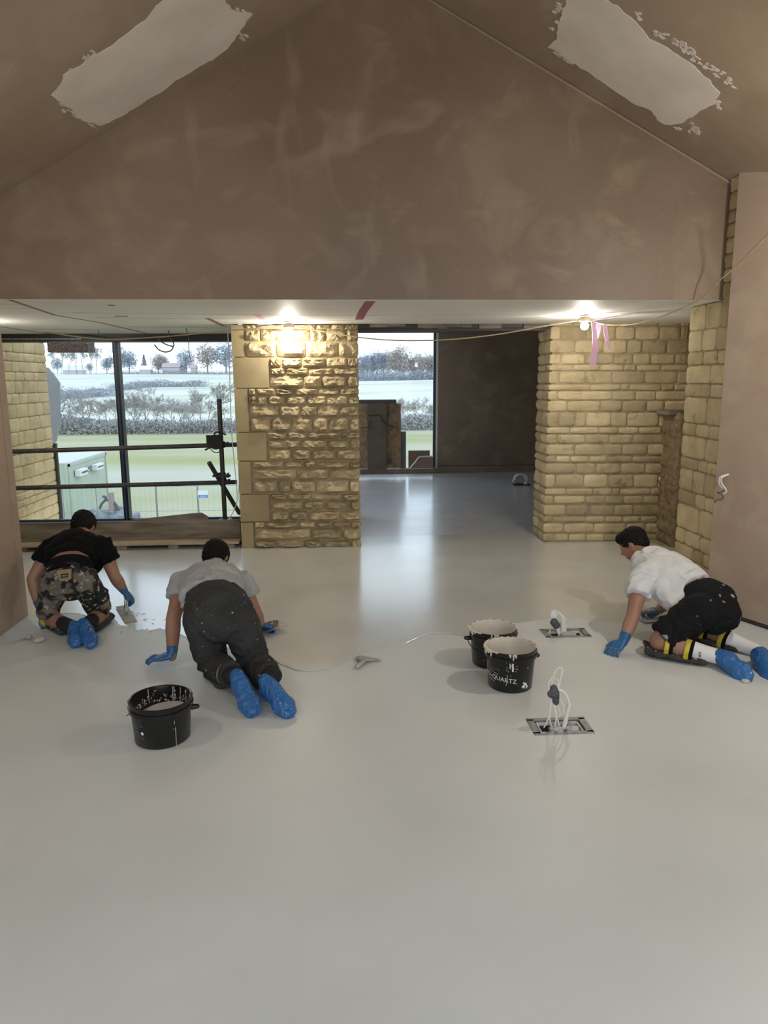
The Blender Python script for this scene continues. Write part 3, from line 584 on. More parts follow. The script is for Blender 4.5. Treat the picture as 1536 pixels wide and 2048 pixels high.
xa, xb = -3.9, -1.06
m = M(); a = at(300, 1042, 7.55); c = at(300, 1079, 7.55); mid = (a.z+c.z)/2
m.box((xa, 7.53, c.z), (xb, 7.57, a.z)); m.obj('board', m_plank, pk, bev=.004)
m = M(); m.box((xa, 7.36, c.z-.022), (xb, 7.60, c.z-.002)); m.obj('batten', m_batten, pk, bev=.002)
for px in (60, 150, 250, 350, 460): p = fl(px, 1094, 0); m = M(); m.box((p.x-.05, 7.42, 0), (p.x+.05, 7.54, c.z-.022)); m.obj('spacer_block', m_batten, pk)
m = M(); m.box((xa, 7.58, 0), (xb, 7.9, .05)); m.obj('dark_infill', m_cableD, pk)
m = M(); z0 = a.z; pp = [at(265, 1040, 7.56), at(330, 1033, 7.56), at(385, 1027, 7.56), at(402, 1026, 7.56), at(416, 1034, 7.56), at(416, 1040, 7.56)]
m.prism(pp, (0, .03, 0)); props(m.obj('board_offcut', m_plank), 'dark tapered board offcut lying on top of the timber boards by the window', 'board')
# ------------------------------------------------------------------ boards in the far room
def sheet_board(name, x0, x1, y0, y1, Y, mt, label, lean=.0, th=.02):
    a = at(x0, y1, Y); b = at(x1, y0, Y); a.z = max(a.z, .078)
    m = M(); m.add([(a.x, Y, a.z), (b.x, Y, a.z), (b.x, Y+lean, b.z), (a.x, Y+lean, b.z), (a.x, Y+th, a.z), (b.x, Y+th, a.z), (b.x, Y+lean+th, b.z), (a.x, Y+lean+th, b.z)], [(0, 1, 2, 3), (7, 6, 5, 4), (0, 4, 5, 1), (1, 5, 6, 2), (2, 6, 7, 3), (3, 7, 4, 0)])
    return props(m.obj(name, mt), label, 'board')
bb = sheet_board('chipboard_sheet', 640, 802, 807, 938, 13.18, m_osb, 'tall brown strand board leaning before the far window', .04)
m = M()
for x0, x1 in ((736, 773),): a = at(x0, 936, 13.16); b = at(x1, 809, 13.16); m.box((a.x, 13.15, .08), (b.x, 13.168, b.z))
m.obj('dark_panel', m_dboard, bb)
m = M(); 
for q in ([(736, 832), (760, 830), (764, 842), (773, 848), (790, 856)], [(722, 856), (736, 855), (740, 840)]): m.tube([at(x, y, 13.14) for x, y in q], .008, 4)
p = at(778, 922, 13.14); m.lathe(p, [(.001, 0), (.06, .001), (.06, .004), (.001, .005)], 14)
for i in range(len(m.v)-56, len(m.v)): v = m.v[i]-p; m.v[i] = p+V((v.x, -v.z, v.y))
objs(m, 'site_marking', m_cableD, bb)
sheet_board('tall_dark_board', 640, 793, 799, 938, 13.26, m_gboard, 'dark grey board standing behind the strand board before the far window', .04)
sheet_board('narrow_board', 801, 812, 863, 937, 13.2, m_gboard, 'narrow grey board standing right of the strand board', .01)
sheet_board('small_board', 817, 860, 901, 936, 13.3, m_card, 'small square tan board on the far window sill', .02)
m = M(); m.prism([at(820, 937, 13.16), at(829, 927, 13.16), at(838, 915, 13.16), at(846, 913, 13.16), at(866, 913, 13.16), at(866, 937, 13.16)], (0, .1, 0)); t = m.obj('torn_box', m_card); props(t, 'dark crumpled cardboard piece on the sill below the far window', 'cardboard')
m = M(); m.tube([at(820, 936, 13.14), at(829, 926, 13.14), at(838, 914, 13.14), at(850, 913, 13.14), at(866, 913, 13.14)], .015, 4); m.obj('paper_edge', m_white, t)
co = thing('cable_outlet', fl(1042, 972), 'looped white cables rising from the far room floor beside the right stone wall', 'cable')
m = M()
for k in range(5): dx = k*2-4; m.tube(curve_pts([fl(1029+k, 969), at(1030+dx*.4, 955, 11.55), at(1038+dx*.5, 949, 11.5), at(1048+dx*.5, 950, 11.5), at(1053+dx*.4, 958, 11.5), fl(1054-k*2, 970)]), .012)
m.tube([at(1030, 958, 11.5), at(1024, 963, 11.5)], .012); objs(m, 'cable', m_cableW, co, smooth=True)
m = M(); a = fl(1026, 970); m.box((a.x, a.y-.05, 0), (a.x+.27, a.y+.1, .02)); m.obj('floor_plate', m_cableD, co)
# wires out of the right wall
wo = thing('wall_wires', at(1452, 948, 4.95), 'white and dark wires sticking out of the right plaster wall', 'cable')
def onw(px, py, off=.0):
    d = ray(px, py); t = (c0-CAM).dot(nr)/d.dot(nr); return CAM+d*t-nr*off
pw = lambda L_: [onw(x, y, o_) for x, y, o_ in L_]
if (CAM-c0).dot(nr) > 0: nr_s = 1
else: nr_s = -1
pw = lambda L_: [onw(x, y, 0)+nr*nr_s*o_ for x, y, o_ in L_]
m = M(); m.tube(curve_pts(pw([(1457, 948, -.01), (1450, 953, .05), (1448, 966, .05), (1451, 977, .03)])), .0045); m.tube(curve_pts(pw([(1458, 948, -.01), (1453, 955, .05), (1453, 966, .05), (1458, 976, .04), (1458, 983, .03), (1453, 987, .03)])), .0055); objs(m, 'white_wire', m_cableW, wo, smooth=True)
m = M(); m.tube(curve_pts(pw([(1458, 978, .035), (1450, 983, .04), (1442, 984, .04), (1449, 989, .03), (1452, 995, .03), (1448, 999, .03), (1440, 999, .03), (1432, 1005, .02)])), .003); m.obj('dark_wire', m_cableD, wo, smooth=True)
# ------------------------------------------------------------------ buckets
def bucket(c, r1, r0_, h, label, level=None, lean=(0, 0), coated=False, ang=0):
    t = thing('bucket', c, label, 'bucket')
    prof = [(r0_*.6, .0), (r0_-.006, .0), (r0_, .006), (r1-.010, h-.05), (r1, h-.048), (r1+.003, h-.028), (r1-.003, h-.026), (r1-.002, h-.006), (r1, h), (r1-.004, h+.002), (r1-.008, h), (r1-.014, h-.03), (r0_-.006, .012), (.001, .012)]
    m = M(); m.lathe(c, prof, 48); b = m.obj('shell', m_bucket, t, smooth=True)
    if coated:
        m = M(); m.lathe(c, [(r1-.0085, h+.0018), (r1-.0155, h-.03), (r0_-.008, .014), (.002, .0135), (.001, .016), (r0_-.0095, .0165), (r1-.017, h-.03), (r1-.010, h+.0016), (r1-.0085, h+.0018)], 48, False); m.obj('cement_coating', m_cream, t, smooth=True)
        m = M()
        for k in range(40):
            fa_ = math.atan2(-c.y, -c.x); a = fa_+R.uniform(-1.5, -.75) if k < 20 else (fa_+R.gauss(.12, .08) if k < 26 else R.uniform(0, 3.1)); rr = r1-.001; l_ = .004+.022*R.random()**2
            m.loft([c+V((math.cos(a)*(rr+.002), math.sin(a)*(rr+.002), h-.001)), c+V((math.cos(a)*(rr+.004), math.sin(a)*(rr+.004), h-l_)), c+V((math.cos(a)*(rr+.001), math.sin(a)*(rr+.001), h-l_*1.3))], [.005, .004, .002], None, 6)
        for k in range(110): a = (fa_-1.6+1.1*k/70) if k < 70 else R.uniform(-.3, 3.4); m.ell(c+V((math.cos(a)*(r1-.002), math.sin(a)*(r1-.002), h+.0005)), (.008, 0, 0), (0, .008, 0), (0, 0, .003), 6, 3)
        stuff(m.obj('cement_splash', m_cream, t, smooth=True))
    if level is not None:
        rl = r0_+(r1-r0_)*(level/h)-.012; m = M(); n_ = 32
        top = [c+V((math.cos(a)*rl, math.sin(a)*rl, level+math.cos(a-.6)*.018)) for a in [2*math.pi*i/n_ for i in range(n_)]]
        m.add(top+[c+V((0.02, 0.0, level-.012))]+[c+V((math.cos(2*math.pi*i/n_)*(r0_-.01), math.sin(2*math.pi*i/n_)*(r0_-.01), .013)) for i in range(n_)], [(i, (i+1) % n_, n_) for i in range(n_)]+[(i, n_+1+i, n_+1+(i+1) % n_, (i+1) % n_) for i in range(n_)]+[tuple(n_+1+i for i in range(n_))[::-1]])
        m.obj('wet_mix', m_mix, t, smooth=True)
        m = M()   # splashes on the inner wall
        for k in range(150):
            a = R.uniform(-.9, 2.9); zz = level+.012+abs(R.gauss(0, .022)); zz = min(zz, h-.01); rr = r0_+(r1-r0_)*(zz/h)-.0105; s_ = R.uniform(.0012, .0035)
            m.ell(c+V((math.cos(a)*rr, math.sin(a)*rr, zz)), (s_, 0, 0), (0, s_, 0), (0, 0, s_*R.uniform(.6, 2.4)), 5, 3)
        for a in (1.32, 1.37, 1.05, 2.25, .3, .24, .75): m.tube([c+V((math.cos(a)*(r1-.012), math.sin(a)*(r1-.012), h-.004)), c+V((math.cos(a)*(r1-.017), math.sin(a)*(r1-.017), level+.015))], .0018, 5)
        stuff(m.obj('cement_splash', m_cream, t))
    for sg in ((0,) if ang < 3 and not coated else ((0, math.pi) if level else (0,))):
        a = ang+sg; rr = r1-.004; m = M(); p = c+V((math.cos(a)*rr, math.sin(a)*rr, h-.07)); q = c+V((math.cos(a)*(rr+.022), math.sin(a)*(rr+.022), h-.07)); m.loft([p, q], [.014, .012], None, 12); m.obj('handle_lug', m_bucket, t, smooth=True)
    m = M(); pp = []
    for k in range(17):
        a = ang+math.pi*k/16; pp.append(c+V((math.cos(a)*(r1+.008), math.sin(a)*(r1+.008), h-.07-.055*math.sin(math.pi*k/16))))
    m.tube(pp, .003, 6); m.obj('handle', m_bucket, t, smooth=True)
    return t
bc1 = fl(318, 1490); bc1 = V((bc1.x, 3.33, 0)); bk1 = bucket(bc1, .150, .130, .205, 'black bucket half full of pale wet mix beside the kneeling middle worker', .115, ang=.25)
bc2 = V((.935, 3.815, 0)); bk2 = bucket(bc2, .146, .122, .232, 'front black bucket lined with cream cement and white lettering', coated=True, ang=.15)
bc3 = V((.905, 4.15, 0)); bk3 = bucket(bc3, .146, .122, .225, 'rear black bucket partly hidden behind the lettered bucket', coated=True, ang=math.pi-.1)
def on_cyl(c, ra, rb_, h, a0, z0, tilt=0):
    def f(x, y):
        z = z0+y+x*tilt; rr = rb_+(ra-.010-rb_)*(z/(h-.05))+.0012; a = a0+x/rr; return c+V((math.cos(a)*rr, math.sin(a)*rr, z))
    return f
fa = math.atan2(-bc2.y, -bc2.x)
text('lettering', 'RO-QUARTZ', .036, on_cyl(bc2, .146, .122, .232, fa-.52, .082, -.10), m_print, bk2)
text('lettering', 'CONCRETE', .017, on_cyl(bc2, .146, .122, .232, fa-.78, .135, -.10), m_printG, bk2)
m = M(); f = on_cyl(bc2, .146, .122, .232, fa-.52, .082, -.10)
m.tube([f(.054, .036), f(.052, .0), f(.046, -.030)], .0014, 5); m.tube([f(.07, .115), f(.07, .075)], .003, 5); m.tube([f(.085, .115), f(.084, .06)], .005, 6); m.tube([f(.05, .112), f(.10, .112)], .004, 6); m.tube([f(-.075, .13), f(-.07, .095), f(-.06, .09)], .0025, 5); m.tube([f(-.06, .125), f(-.058, .10)], .003, 5); m.tube([f(-.045, .12), f(-.045, .105)], .003, 5); 
for q in ((-.02, .026), (-.035, .03), (-.05, .034), (-.005, .024)): m.tube([f(q[0]-.004, q[1]), f(q[0]+.004, q[1]-.001)], .0011, 4)
for q in ((-.035, -.026), (-.055, -.02)): m.tube([f(q[0]-.012, q[1]), f(q[0]+.012, q[1]-.004)], .0007, 4)
for _ in range(18): p = f(.150+R.gauss(0, .009), -.030+R.gauss(0, .013)); m.ell(p, (.005, 0, 0), (0, .005, 0), (0, 0, .006), 6, 4)
for _ in range(12): p = f(R.uniform(.05, .12), R.uniform(.03, .1)); m.ell(p, (.002, 0, 0), (0, .002, 0), (0, 0, .003), 5, 3)
stuff(m.obj('cement_mark', m_print, bk2))
fa = math.atan2(-bc1.y, -bc1.x)
f = on_cyl(bc1, .150, .130, .205, fa-.86, .1, -.02)
m = M()
for i, (z, x0, x1) in enumerate(((.05, -.03, .02), (.042, -.03, .022), (.034, -.03, .015), (.022, -.03, -.005), (.015, -.03, .0), (.008, -.03, -.003), (.0, -.03, -.004), (.022, .008, .022), (.015, .008, .022), (-.036, -.026, .026), (-.043, -.026, .026), (-.050, -.026, .026))): m.tube([f(x0, z), f(x1, z)], .0014, 4)
stuff(m.obj('printed_text', m_printG, bk1))
m = M(); m.prism([f(.008, -.018), f(.018, -.009), f(.028, -.018), f(.018, -.029)], (f(.018, -.018)-bc1).normalized()*.001); m.obj('printed_diamond', m_print, bk1)
m = M(); m.ell(f(-.016, -.018), (.003, 0, 0), (0, .003, 0), (0, 0, .003), 6, 4); m.ell(f(-.008, -.022), (.003, 0, 0), (0, .003, 0), (0, 0, .003), 6, 4); objs(m, 'printed_dot', m_printB, bk1)
f = on_cyl(bc1, .150, .130, .205, fa+.22, .1)
m = M(); m.tube([f(.03, -.0), f(.031, -.05), f(.031, -.095)], .0014, 5); m.tube([f(.026, .035), f(.026, .018)], .0013, 5); m.tube([f(.036, .066), f(.038, .06)], .0015, 5); m.ell(f(.021, -.005), (.002, 0, 0), (0, .002, 0), (0, 0, .002), 5, 3); stuff(m.obj('cement_drip', m_cream, bk1))
# ------------------------------------------------------------------ floor boxes with cables
def floorbox(bx, label):
    x0, x1 = bx[0].x, bx[1].x; y0, y1 = bx[0].y, bx[2].y
    t = thing('floor_box', ((x0+x1)/2, (y0+y1)/2, 0), label, 'floor box')
    m = M(); e = .012
    for a, b in (((x0-e, y0-e), (x1+e, y0+.016)), ((x0-e, y1-.016), (x1+e, y1+e)), ((x0-e, y0), (x0+.022, y1)), ((x1-.022, y0), (x1+e, y1))): m.box((a[0], a[1], -.01), (b[0], b[1], .004))
    m.obj('frame', m_plate, t, bev=.001)
    m = M(); m.box((x0, y0, -.075), (x1, y1, -.065)); m.box((x0, y0, -.07), (x0+.004, y1, 0)); m.box((x1-.004, y0, -.07), (x1, y1, 0)); m.box((x0, y0, -.07), (x1, y0+.004, 0)); m.box((x0, y1-.004, -.07), (x1, y1, 0)); m.obj('tray', m_pit, t)
    m = M(); 
    for a, b in (((x0+.03, y0+.02), (x1-.03, y0+.026)), ((x0+.03, y1-.026), (x1-.03, y1-.02)), ((x0+.03, y0+.02), (x0+.036, y1-.02)), ((x1-.036, y0+.02), (x1-.03, y1-.02))): m.box((a[0], a[1], -.02), (b[0], b[1], -.004))
    m.obj('inner_rim', m_white, t)
    m = M(); cx, cy = (x0+x1)/2, (y0+y1)/2
    for k in range(5): m.ell((cx+R.uniform(-.03, .07), cy+R.uniform(-.045, .02), -.02+R.random()*.015), (R.uniform(.02, .04), 0, 0), (0, R.uniform(.02, .035), 0), (0, 0, R.uniform(.012, .03)), 9, 6)
    blob('plastic_bag', m, m_bag, t, .006, 1, .006, 50, 2)
    return t
fb = floorbox(boxA, 'floor box nearest the camera with a tall white cable bundle standing out')
Yc = 3.29
def wires(t, lst, r_, mt, name='cable'):
    for q in lst:
        m = M(); m.tube(curve_pts([at(x, y, Y) if z_ is None else V((at(x, y, Y).x, Y, z_)) for x, y, Y, z_ in q], 7), r_, 7); m.obj(name, mt, t, smooth=True)
wires(fb, [[(1088, 1455, Yc, None), (1097, 1435, Yc, None), (1103, 1405, Yc, None), (1104, 1390, Yc, None)], [(1104, 1455, Yc, None), (1099, 1435, Yc, None), (1101, 1410, Yc, None), (1106, 1392, Yc, None)], [(1110, 1455, Yc, None), (1112, 1430, Yc, None), (1106, 1405, Yc, None)], [(1120, 1456, Yc, None), (1114, 1435, Yc, None), (1110, 1412, Yc, None), (1112, 1404, Yc, None), (1120, 1425, Yc, None), (1118, 1434, Yc, None)], [(1128, 1430, Yc, None), (1126, 1410, Yc, None), (1118, 1396, Yc, None), (1112, 1388, Yc, None)],
           [(1099, 1385, Yc, None), (1097, 1368, Yc, None), (1105, 1355, Yc, None), (1113, 1340, Yc, None), (1120, 1335, Yc, None), (1125, 1340, Yc, None), (1121, 1357, Yc, None), (1117, 1375, Yc, None), (1112, 1385, Yc, None)], [(1103, 1370, Yc, None), (1108, 1356, Yc, None), (1115, 1360, Yc, None), (1116, 1375, Yc, None)]], .0038, m_cableW)
wires(fb, [[(1112, 1383, Yc, None), (1120, 1380, Yc, None), (1132, 1390, Yc, None), (1139, 1410, Yc, None)]], .0065, m_cableW, 'thick_cable')
m = M(); m.loft([at(1139, 1408, Yc), at(1127, 1458, Yc)], [.0105, .0115], None, 12, 'flat', 'flat'); m.obj('conduit', m_cableW, fb, smooth=True)
m = M(); m.loft([at(1107, 1375, Yc), at(1109, 1385, Yc), at(1112, 1404, Yc)], [.014, .024, .014], None, 12); m.ell(at(1105, 1388, Yc-.01), (.025, 0, 0), (0, .018, 0), (0, 0, .02)); blob('wrapped_tape', m, m_tapeG, fb, .004, 1, .003, 90)
fb2 = floorbox(boxB, 'floor box behind the buckets with a thick taped bunch of cables')
Yc = 4.62
ws = []
for k in range(9):
    o_ = k*2.4; ws.append([(1118+o_*.7, 1272, Yc, None), (1112+o_*.8, 1255, Yc+k*.004, None), (1104+o_*.5, 1240, Yc, None), (1102+o_*.5, 1228+k*.3, Yc, None), (1108+o_*.6, 1221+k*.9, Yc, None), (1118+o_*.5, 1226+k, Yc-.01, None), (1124+o_*.3, 1240, Yc-.01, None), (1122+o_*.5, 1270, Yc, None)])
wires(fb2, ws, .0055, m_cableW)
wires(fb2, [[(1100, 1266, Yc, None), (1101, 1254, Yc, None), (1108, 1250, Yc, None)]], .004, m_cableW)
m = M(); m.loft([at(1107, 1243, Yc-.03), at(1114, 1252, Yc-.03)], [(.028, .018), (.026, .018)], None, 12); blob('wrapped_tape', m, m_tapeG, fb2, .005, 1)
# ------------------------------------------------------------------ tools lying on the floor
t = thing('trowel', fl(60, 1281), 'cement-coated trowel lying on the floor by the left wall', 'trowel')
a, b, c, d = fl(18, 1288, .004), fl(52, 1277, .004), fl(72, 1281, .02), fl(84, 1278, .02)
m = M(); n_ = V((.3, 1, 0)).normalized(); m.prism([a, b-n_*.03, b+n_*.03, a+n_*.02], (0, 0, .004)); m.obj('blade', m_coated, t)
m = M(); m.loft([b, (b+c)/2+V((0, 0, .01)), c], [.006, .006, .009], None, 8); m.obj('tang', m_coated, t, smooth=True)
m = M(); m.loft([c, d], [.016, .02], None, 12); m.obj('handle', m_coated, t, smooth=True)
m = M(); m.ell(fl(58, 1274, .02), (.022, 0, 0), (0, .02, 0), (0, 0, .02)); m.obj('cement_lump', m_coated, t, smooth=True)
t = thing('margin_trowel', fl(735, 1322), 'small coated trowel lying on the floor left of the buckets', 'trowel')
m = M(); m.loft([fl(715, 1315, .012), fl(735, 1318, .018), fl(762, 1320, .008)], [(.03, .008), (.034, .008), (.006, .004)], (0, 1, 0), 12); m.obj('blade', m_coated, t, smooth=True)
m = M(); m.loft([fl(730, 1321, .02), fl(722, 1327, .018), fl(714, 1333, .014)], [.009, .013, .015], None, 10); m.loft([fl(714, 1315, .012), fl(722, 1321, .02)], [.008, .010], None, 8); m.obj('handle', m_coated, t, smooth=True)
def hand_trowel(name, hp, tip0, tip1, wd, label, mt=None):
    """blade lies from tip0 to tip1 (flat), handle up at hand point hp"""
    t = thing(name, (tip0+tip1)/2, label, 'trowel'); ax = (tip1-tip0).normalized(); sd = ax.cross(V((0, 0, 1))).normalized()
    m = M(); m.prism([tip0-sd*wd/2, tip1-sd*wd/2, tip1+sd*wd/2, tip0+sd*wd/2], (0, 0, .002)); m.obj('blade', mt or m_blade, t)
    c = (tip0+tip1)/2; m = M(); m.tube([c-ax*.03+V((0, 0, .003)), c-ax*.05+V((0, 0, .03)), hp-ax*.06, ], .005, 6); m.tube([c+ax*.03+V((0, 0, .003)), c+ax*.05+V((0, 0, .03)), hp+ax*.06], .005, 6); objs(m, 'bracket', m_blade, t, smooth=True)
    m = M(); m.loft([hp-ax*.065, hp, hp+ax*.065], [.014, .017, .015], None, 12); m.obj('handle', m_handle, t, smooth=True)
    return t
# ------------------------------------------------------------------ people
def limb(m, pts, rads, **k): m.loft(pts, rads, None, 14, **k)
def glove(parent, w_, fdir, down, sd, pose='flat', el=None, name='glove'):
    """w_ wrist, fdir finger direction, down palm-side direction, sd thumb-side direction"""
    f = V(fdir).normalized(); dn = V(down); dn = (dn-f*dn.dot(f)).normalized(); s_ = V(sd); s_ = (s_-f*s_.dot(f)-dn*s_.dot(dn)).normalized()
    m = M(); k0 = w_+f*.085
    m.loft([w_-f*.0, w_+f*.035, w_+f*.07, k0], [(.030, .022), (.040, .020), (.043, .017), (.040, .013)], s_, 14)
    if el is not None: e = (V(el)-w_).normalized(); m.loft([w_+e*.05, w_+e*.02, w_+f*.01], [(.036, .036), (.033, .031), (.030, .024)], s_, 14, 'flat', 'round')
    for i, (o_, L_) in enumerate(((.030, .070), (.010, .080), (-.011, .075), (-.031, .058))):
        b = w_+f*.080+s_*o_; d1 = (f+s_*o_*8.5).normalized()
        if pose == 'flat': p = [b, b+d1*L_*.45-dn*.006, b+d1*L_*.8+dn*.001, b+d1*L_+dn*.010]
        elif pose == 'claw': p = [b, b+d1*L_*.45-dn*.012, b+d1*L_*.75+dn*.004, b+d1*L_*.85+dn*.024]
        else: p = [b, b+d1*L_*.38+dn*.006, b+d1*L_*.40+dn*.034, b+d1*L_*.05+dn*.044]
        m.loft(p, [.0102, .0092, .0086, .0075], None, 10)
    b = w_+f*.025+s_*.034
    if pose == 'grip': p = [b, b+f*.03+s_*.006+dn*.02, b+f*.05-s_*.01+dn*.036]
    else: p = [b, b+f*.026+s_*.024+dn*.004, b+f*.052+s_*.036+dn*.010]
    m.loft(p, [.014, .012, .0095], None, 10)
    return blob(name, m, m_glove, parent, .0038, 1, .0012, 60, 4)
def cover(parent, heel, toe, side, name='shoe_cover', fat=1.0, lab=None):
    """bagged shoe, sole turned up towards the heel-toe line's upper side"""
    ax = (toe-heel); L_ = ax.length; a = ax.normalized(); s_ = V(side); s_ = (s_-a*s_.dot(a)).normalized(); n_ = a.cross(s_); n_ = n_ if n_.z > 0 else -n_
    m = M(); m.loft([heel+a*.0, heel+a*L_*.25-n_*.004, heel+a*L_*.5-n_*.006, heel+a*L_*.74, heel+a*L_*.93+n_*.004], [(.036*fat, .034*fat), (.044*fat, .042*fat), (.044*fat, .040*fat), (.053*fat, .036*fat), (.036*fat, .024*fat)], s_, 18)
    m.loft([heel+a*.03-n_*.03, heel+a*.02-n_*.075+a*.0], [(.042*fat, .045*fat), (.045*fat, .05*fat)], s_, 14, 'round', 'flat')
    return blob(name, m, m_cover, parent, .0055, 1, .0032, 38, 5+heel.x)
def head(m, c, upv, face, s=1.0):
    u_ = V(upv).normalized(); f = V(face); f = (f-u_*f.dot(u_)).normalized(); sd = u_.cross(f)
    m.ell(c+u_*.03*s-f*.012*s, sd*.073*s, f*.092*s, u_*.085*s, 18, 12)
    m.ell(c-u_*.035*s+f*.028*s, sd*.056*s, f*.060*s, u_*.070*s, 16, 10)
    m.ell(c-u_*.085*s+f*.055*s, sd*.026*s, f*.024*s, u_*.020*s, 12, 8)
    m.loft([c+u_*.02*s+f*.082*s, c-u_*.012*s+f*.102*s, c-u_*.02*s+f*.09*s], [.008*s, .014*s, .013*s], None, 8)
    for q in (-1, 1):
        m.ell(c-u_*.0*s+sd*q*.073*s-f*.004*s, sd*.008*s, f*.017*s, u_*.030*s, 10, 7)
        m.ell(c+u_*.012*s+sd*q*.03*s+f*.072*s, sd*.016*s, f*.010*s, u_*.010*s, 10, 7)
        m.ell(c+u_*.028*s+sd*q*.03*s+f*.078*s, sd*.022*s, f*.008*s, u_*.006*s, 10, 7)
    m.ell(c-u_*.052*s+f*.084*s, sd*.022*s, f*.010*s, u_*.009*s, 10, 7)
    return u_, f, sd
def hair(parent, c, u_, f, sd, s=1.0, low=0.):
    m = M(); m.ell(c+u_*.042*s-f*.020*s, sd*.083*s, f*.098*s, u_*.088*s, 20, 14); m.ell(c+u_*(.005-low)*s-f*.040*s, sd*.079*s, f*.072*s, u_*.080*s, 20, 14)
    m.ell(c+u_*.085*s+f*.035*s, sd*.055*s, f*.055*s, u_*.040*s, 14, 10)
    return blob('hair', m, m_hair, parent, .006, 1, .006, 55, 7)
def person(label, J, side, shirt, shirt_r=1.0, hems=None, head_s=1.0):
    t = thing('person', V((J['pel'].x, J['pel'].y, 0)), label, 'person', None)
    return t

# ---- worker on the left: black T-shirt, camouflage shorts, kneeling, seen from behind
P = at
pel = P(138, 1160, 4.92); wai = P(140, 1128, 5.02); ch = P(147, 1098, 5.22); nk = P(162, 1072, 5.36); hd = P(168, 1056, 5.47)
t1 = thing('person', (pel.x, 4.85, 0), 'person kneeling in black T-shirt and paint-splashed camouflage shorts by the large window', 'person')
shL, shR = P(104, 1092, 5.22), P(204, 1090, 5.22); elL, elR = P(66, 1158, 5.10), P(229, 1152, 5.22); wrL, wrR = P(80, 1215, 5.02), P(249, 1183, 5.28)
hpL, hpR = P(108, 1165, 4.92), P(171, 1162, 4.92); knL, knR = P(96, 1247, 5.02), P(204, 1243, 5.06)
anL, anR = P(140, 1252, 4.78), P(176, 1246, 4.80)
knL.z = .075; knR.z = .075
X = V((1, 0, 0))
m = M(); m.loft([pel, wai, ch, nk], [(.12, .095), (.135, .10), (.165, .11), (.07, .06)], X, 20); m.loft([nk, hd], [.058, .055], X, 12)
fce = V((.15, .55, -.8)); upv = V((.0, .75, .6)); hd_t = head(m, hd, upv, fce, 1.0)
for a, b, c in ((shL, elL, wrL), (shR, elR, wrR)): limb(m, [a, a.lerp(b, .5), b], [.055, .052, .043]); limb(m, [b, b.lerp(c, .35), c], [.044, .046, .029])
for a, b, c in ((hpL, knL, anL), (hpR, knR, anR)): limb(m, [a, a.lerp(b, .5), b], [.085, .078, .058]); limb(m, [b, b.lerp(c, .4), c], [.054, .056, .038])
blob('body', m, m_skin, t1, .009, 3)
hair(t1, hd, *hd_t)
m = M(); m.loft([wai+V((0, .01, .01)), wai.lerp(ch, .5)+V((0, 0, .01)), ch+V((0, 0, .0)), nk.lerp(ch, .35), nk], [(.168, .105), (.185, .128), (.195, .135), (.15, .10), (.075, .065)], X, 26, 'flat', 'flat')
for a, b in ((shL, elL), (shR, elR)): m.loft([a+(ch-a)*.35, a, a.lerp(b, .52)], [(.085, .085), (.078, .078), (.080, .072)], None, 18, 'round', 'flat')
m.loft([wai+V((.04, .05, -.10)), wai.lerp(ch, .55)+V((.05, .04, -.09))], [(.10, .05), (.14, .07)], X, 18, 'flat', 'round')
blob('t_shirt', m, m_tB, t1, .010, 2, .010, 10, 1)
wd = (pel-wai).normalized()
m = M(); m.loft([wai+wd*-.002, wai+wd*.04, wai+wd*.125], [(.150, .118), (.158, .13), (.163, .148)], X, 28, 'flat', 'flat'); blob('waistband', m, m_tB, t1, .006, 1)
def band(x, y): return P(140+x, 1128+y, 4.9)
m = M()
q0 = wai+wd*.022
def wb(x, z): 
    a = x/.150; return q0+V((math.sin(a)*.160, -math.cos(a)*.136, z+.018))
for k in range(5): x = -.005+k*.013; m.tube([wb(x, -.007), wb(x+.004, .008 if k % 2 else .003), wb(x+.008, -.006), wb(x+.012, .001)], .0012, 4)
for x in (-.04, -.025): m.tube([wb(x, -.006), wb(x, .006), wb(x+.006, .006), wb(x+.006, -.006), wb(x, .0)], .0013, 4)
for k in range(3): x = -.13+k*.012; m.tube([wb(x, -.007), wb(x+.005, .006), wb(x+.010, -.004)], .0012, 4)
stuff(m.obj('waistband_lettering', m_printG, t1))
m = M(); m.loft([wai+wd*.115, pel+V((0, -.01, .0)), pel+V((0, .0, -.02))], [(.163, .148), (.166, .146), (.15, .12)], X, 26, 'flat', 'round')
for a, b in ((hpL, knL), (hpR, knR)): m.loft([a, a.lerp(b, .5), a.lerp(b, .90)], [(.090, .10), (.084, .092), (.080, .083)], X, 20, 'round', 'flat')
blob('shorts', m, m_short1, t1, .009, 1, .008, 9, 2)
m = M(); cpos = at(128, 1151, 4.76); 
def bk(px, py): return at(px, py, 4.752)
m.prism([bk(113, 1142), bk(142, 1138), bk(142, 1158), bk(136, 1161), bk(121, 1163), bk(116, 1153)], (0, .012, 0)); m.obj('back_patch', m_card, t1)
m = M(); m.prism([at(122, 1148, 4.75), at(136, 1146.5, 4.75), at(136, 1154, 4.75), at(122, 1156, 4.75)], (0, -.004, 0)); lb = m.obj('maker_label', m_black, t1)
m = M(); 
for k in range(5): m.tube([at(124+k*2.2, 1153.5-k*.25, 4.744), at(125+k*2.2, 1150-k*.25, 4.744), at(126+k*2.2, 1153-k*.25, 4.744)], .0011, 4)
stuff(m.obj('label_lettering', m_yel, lb))
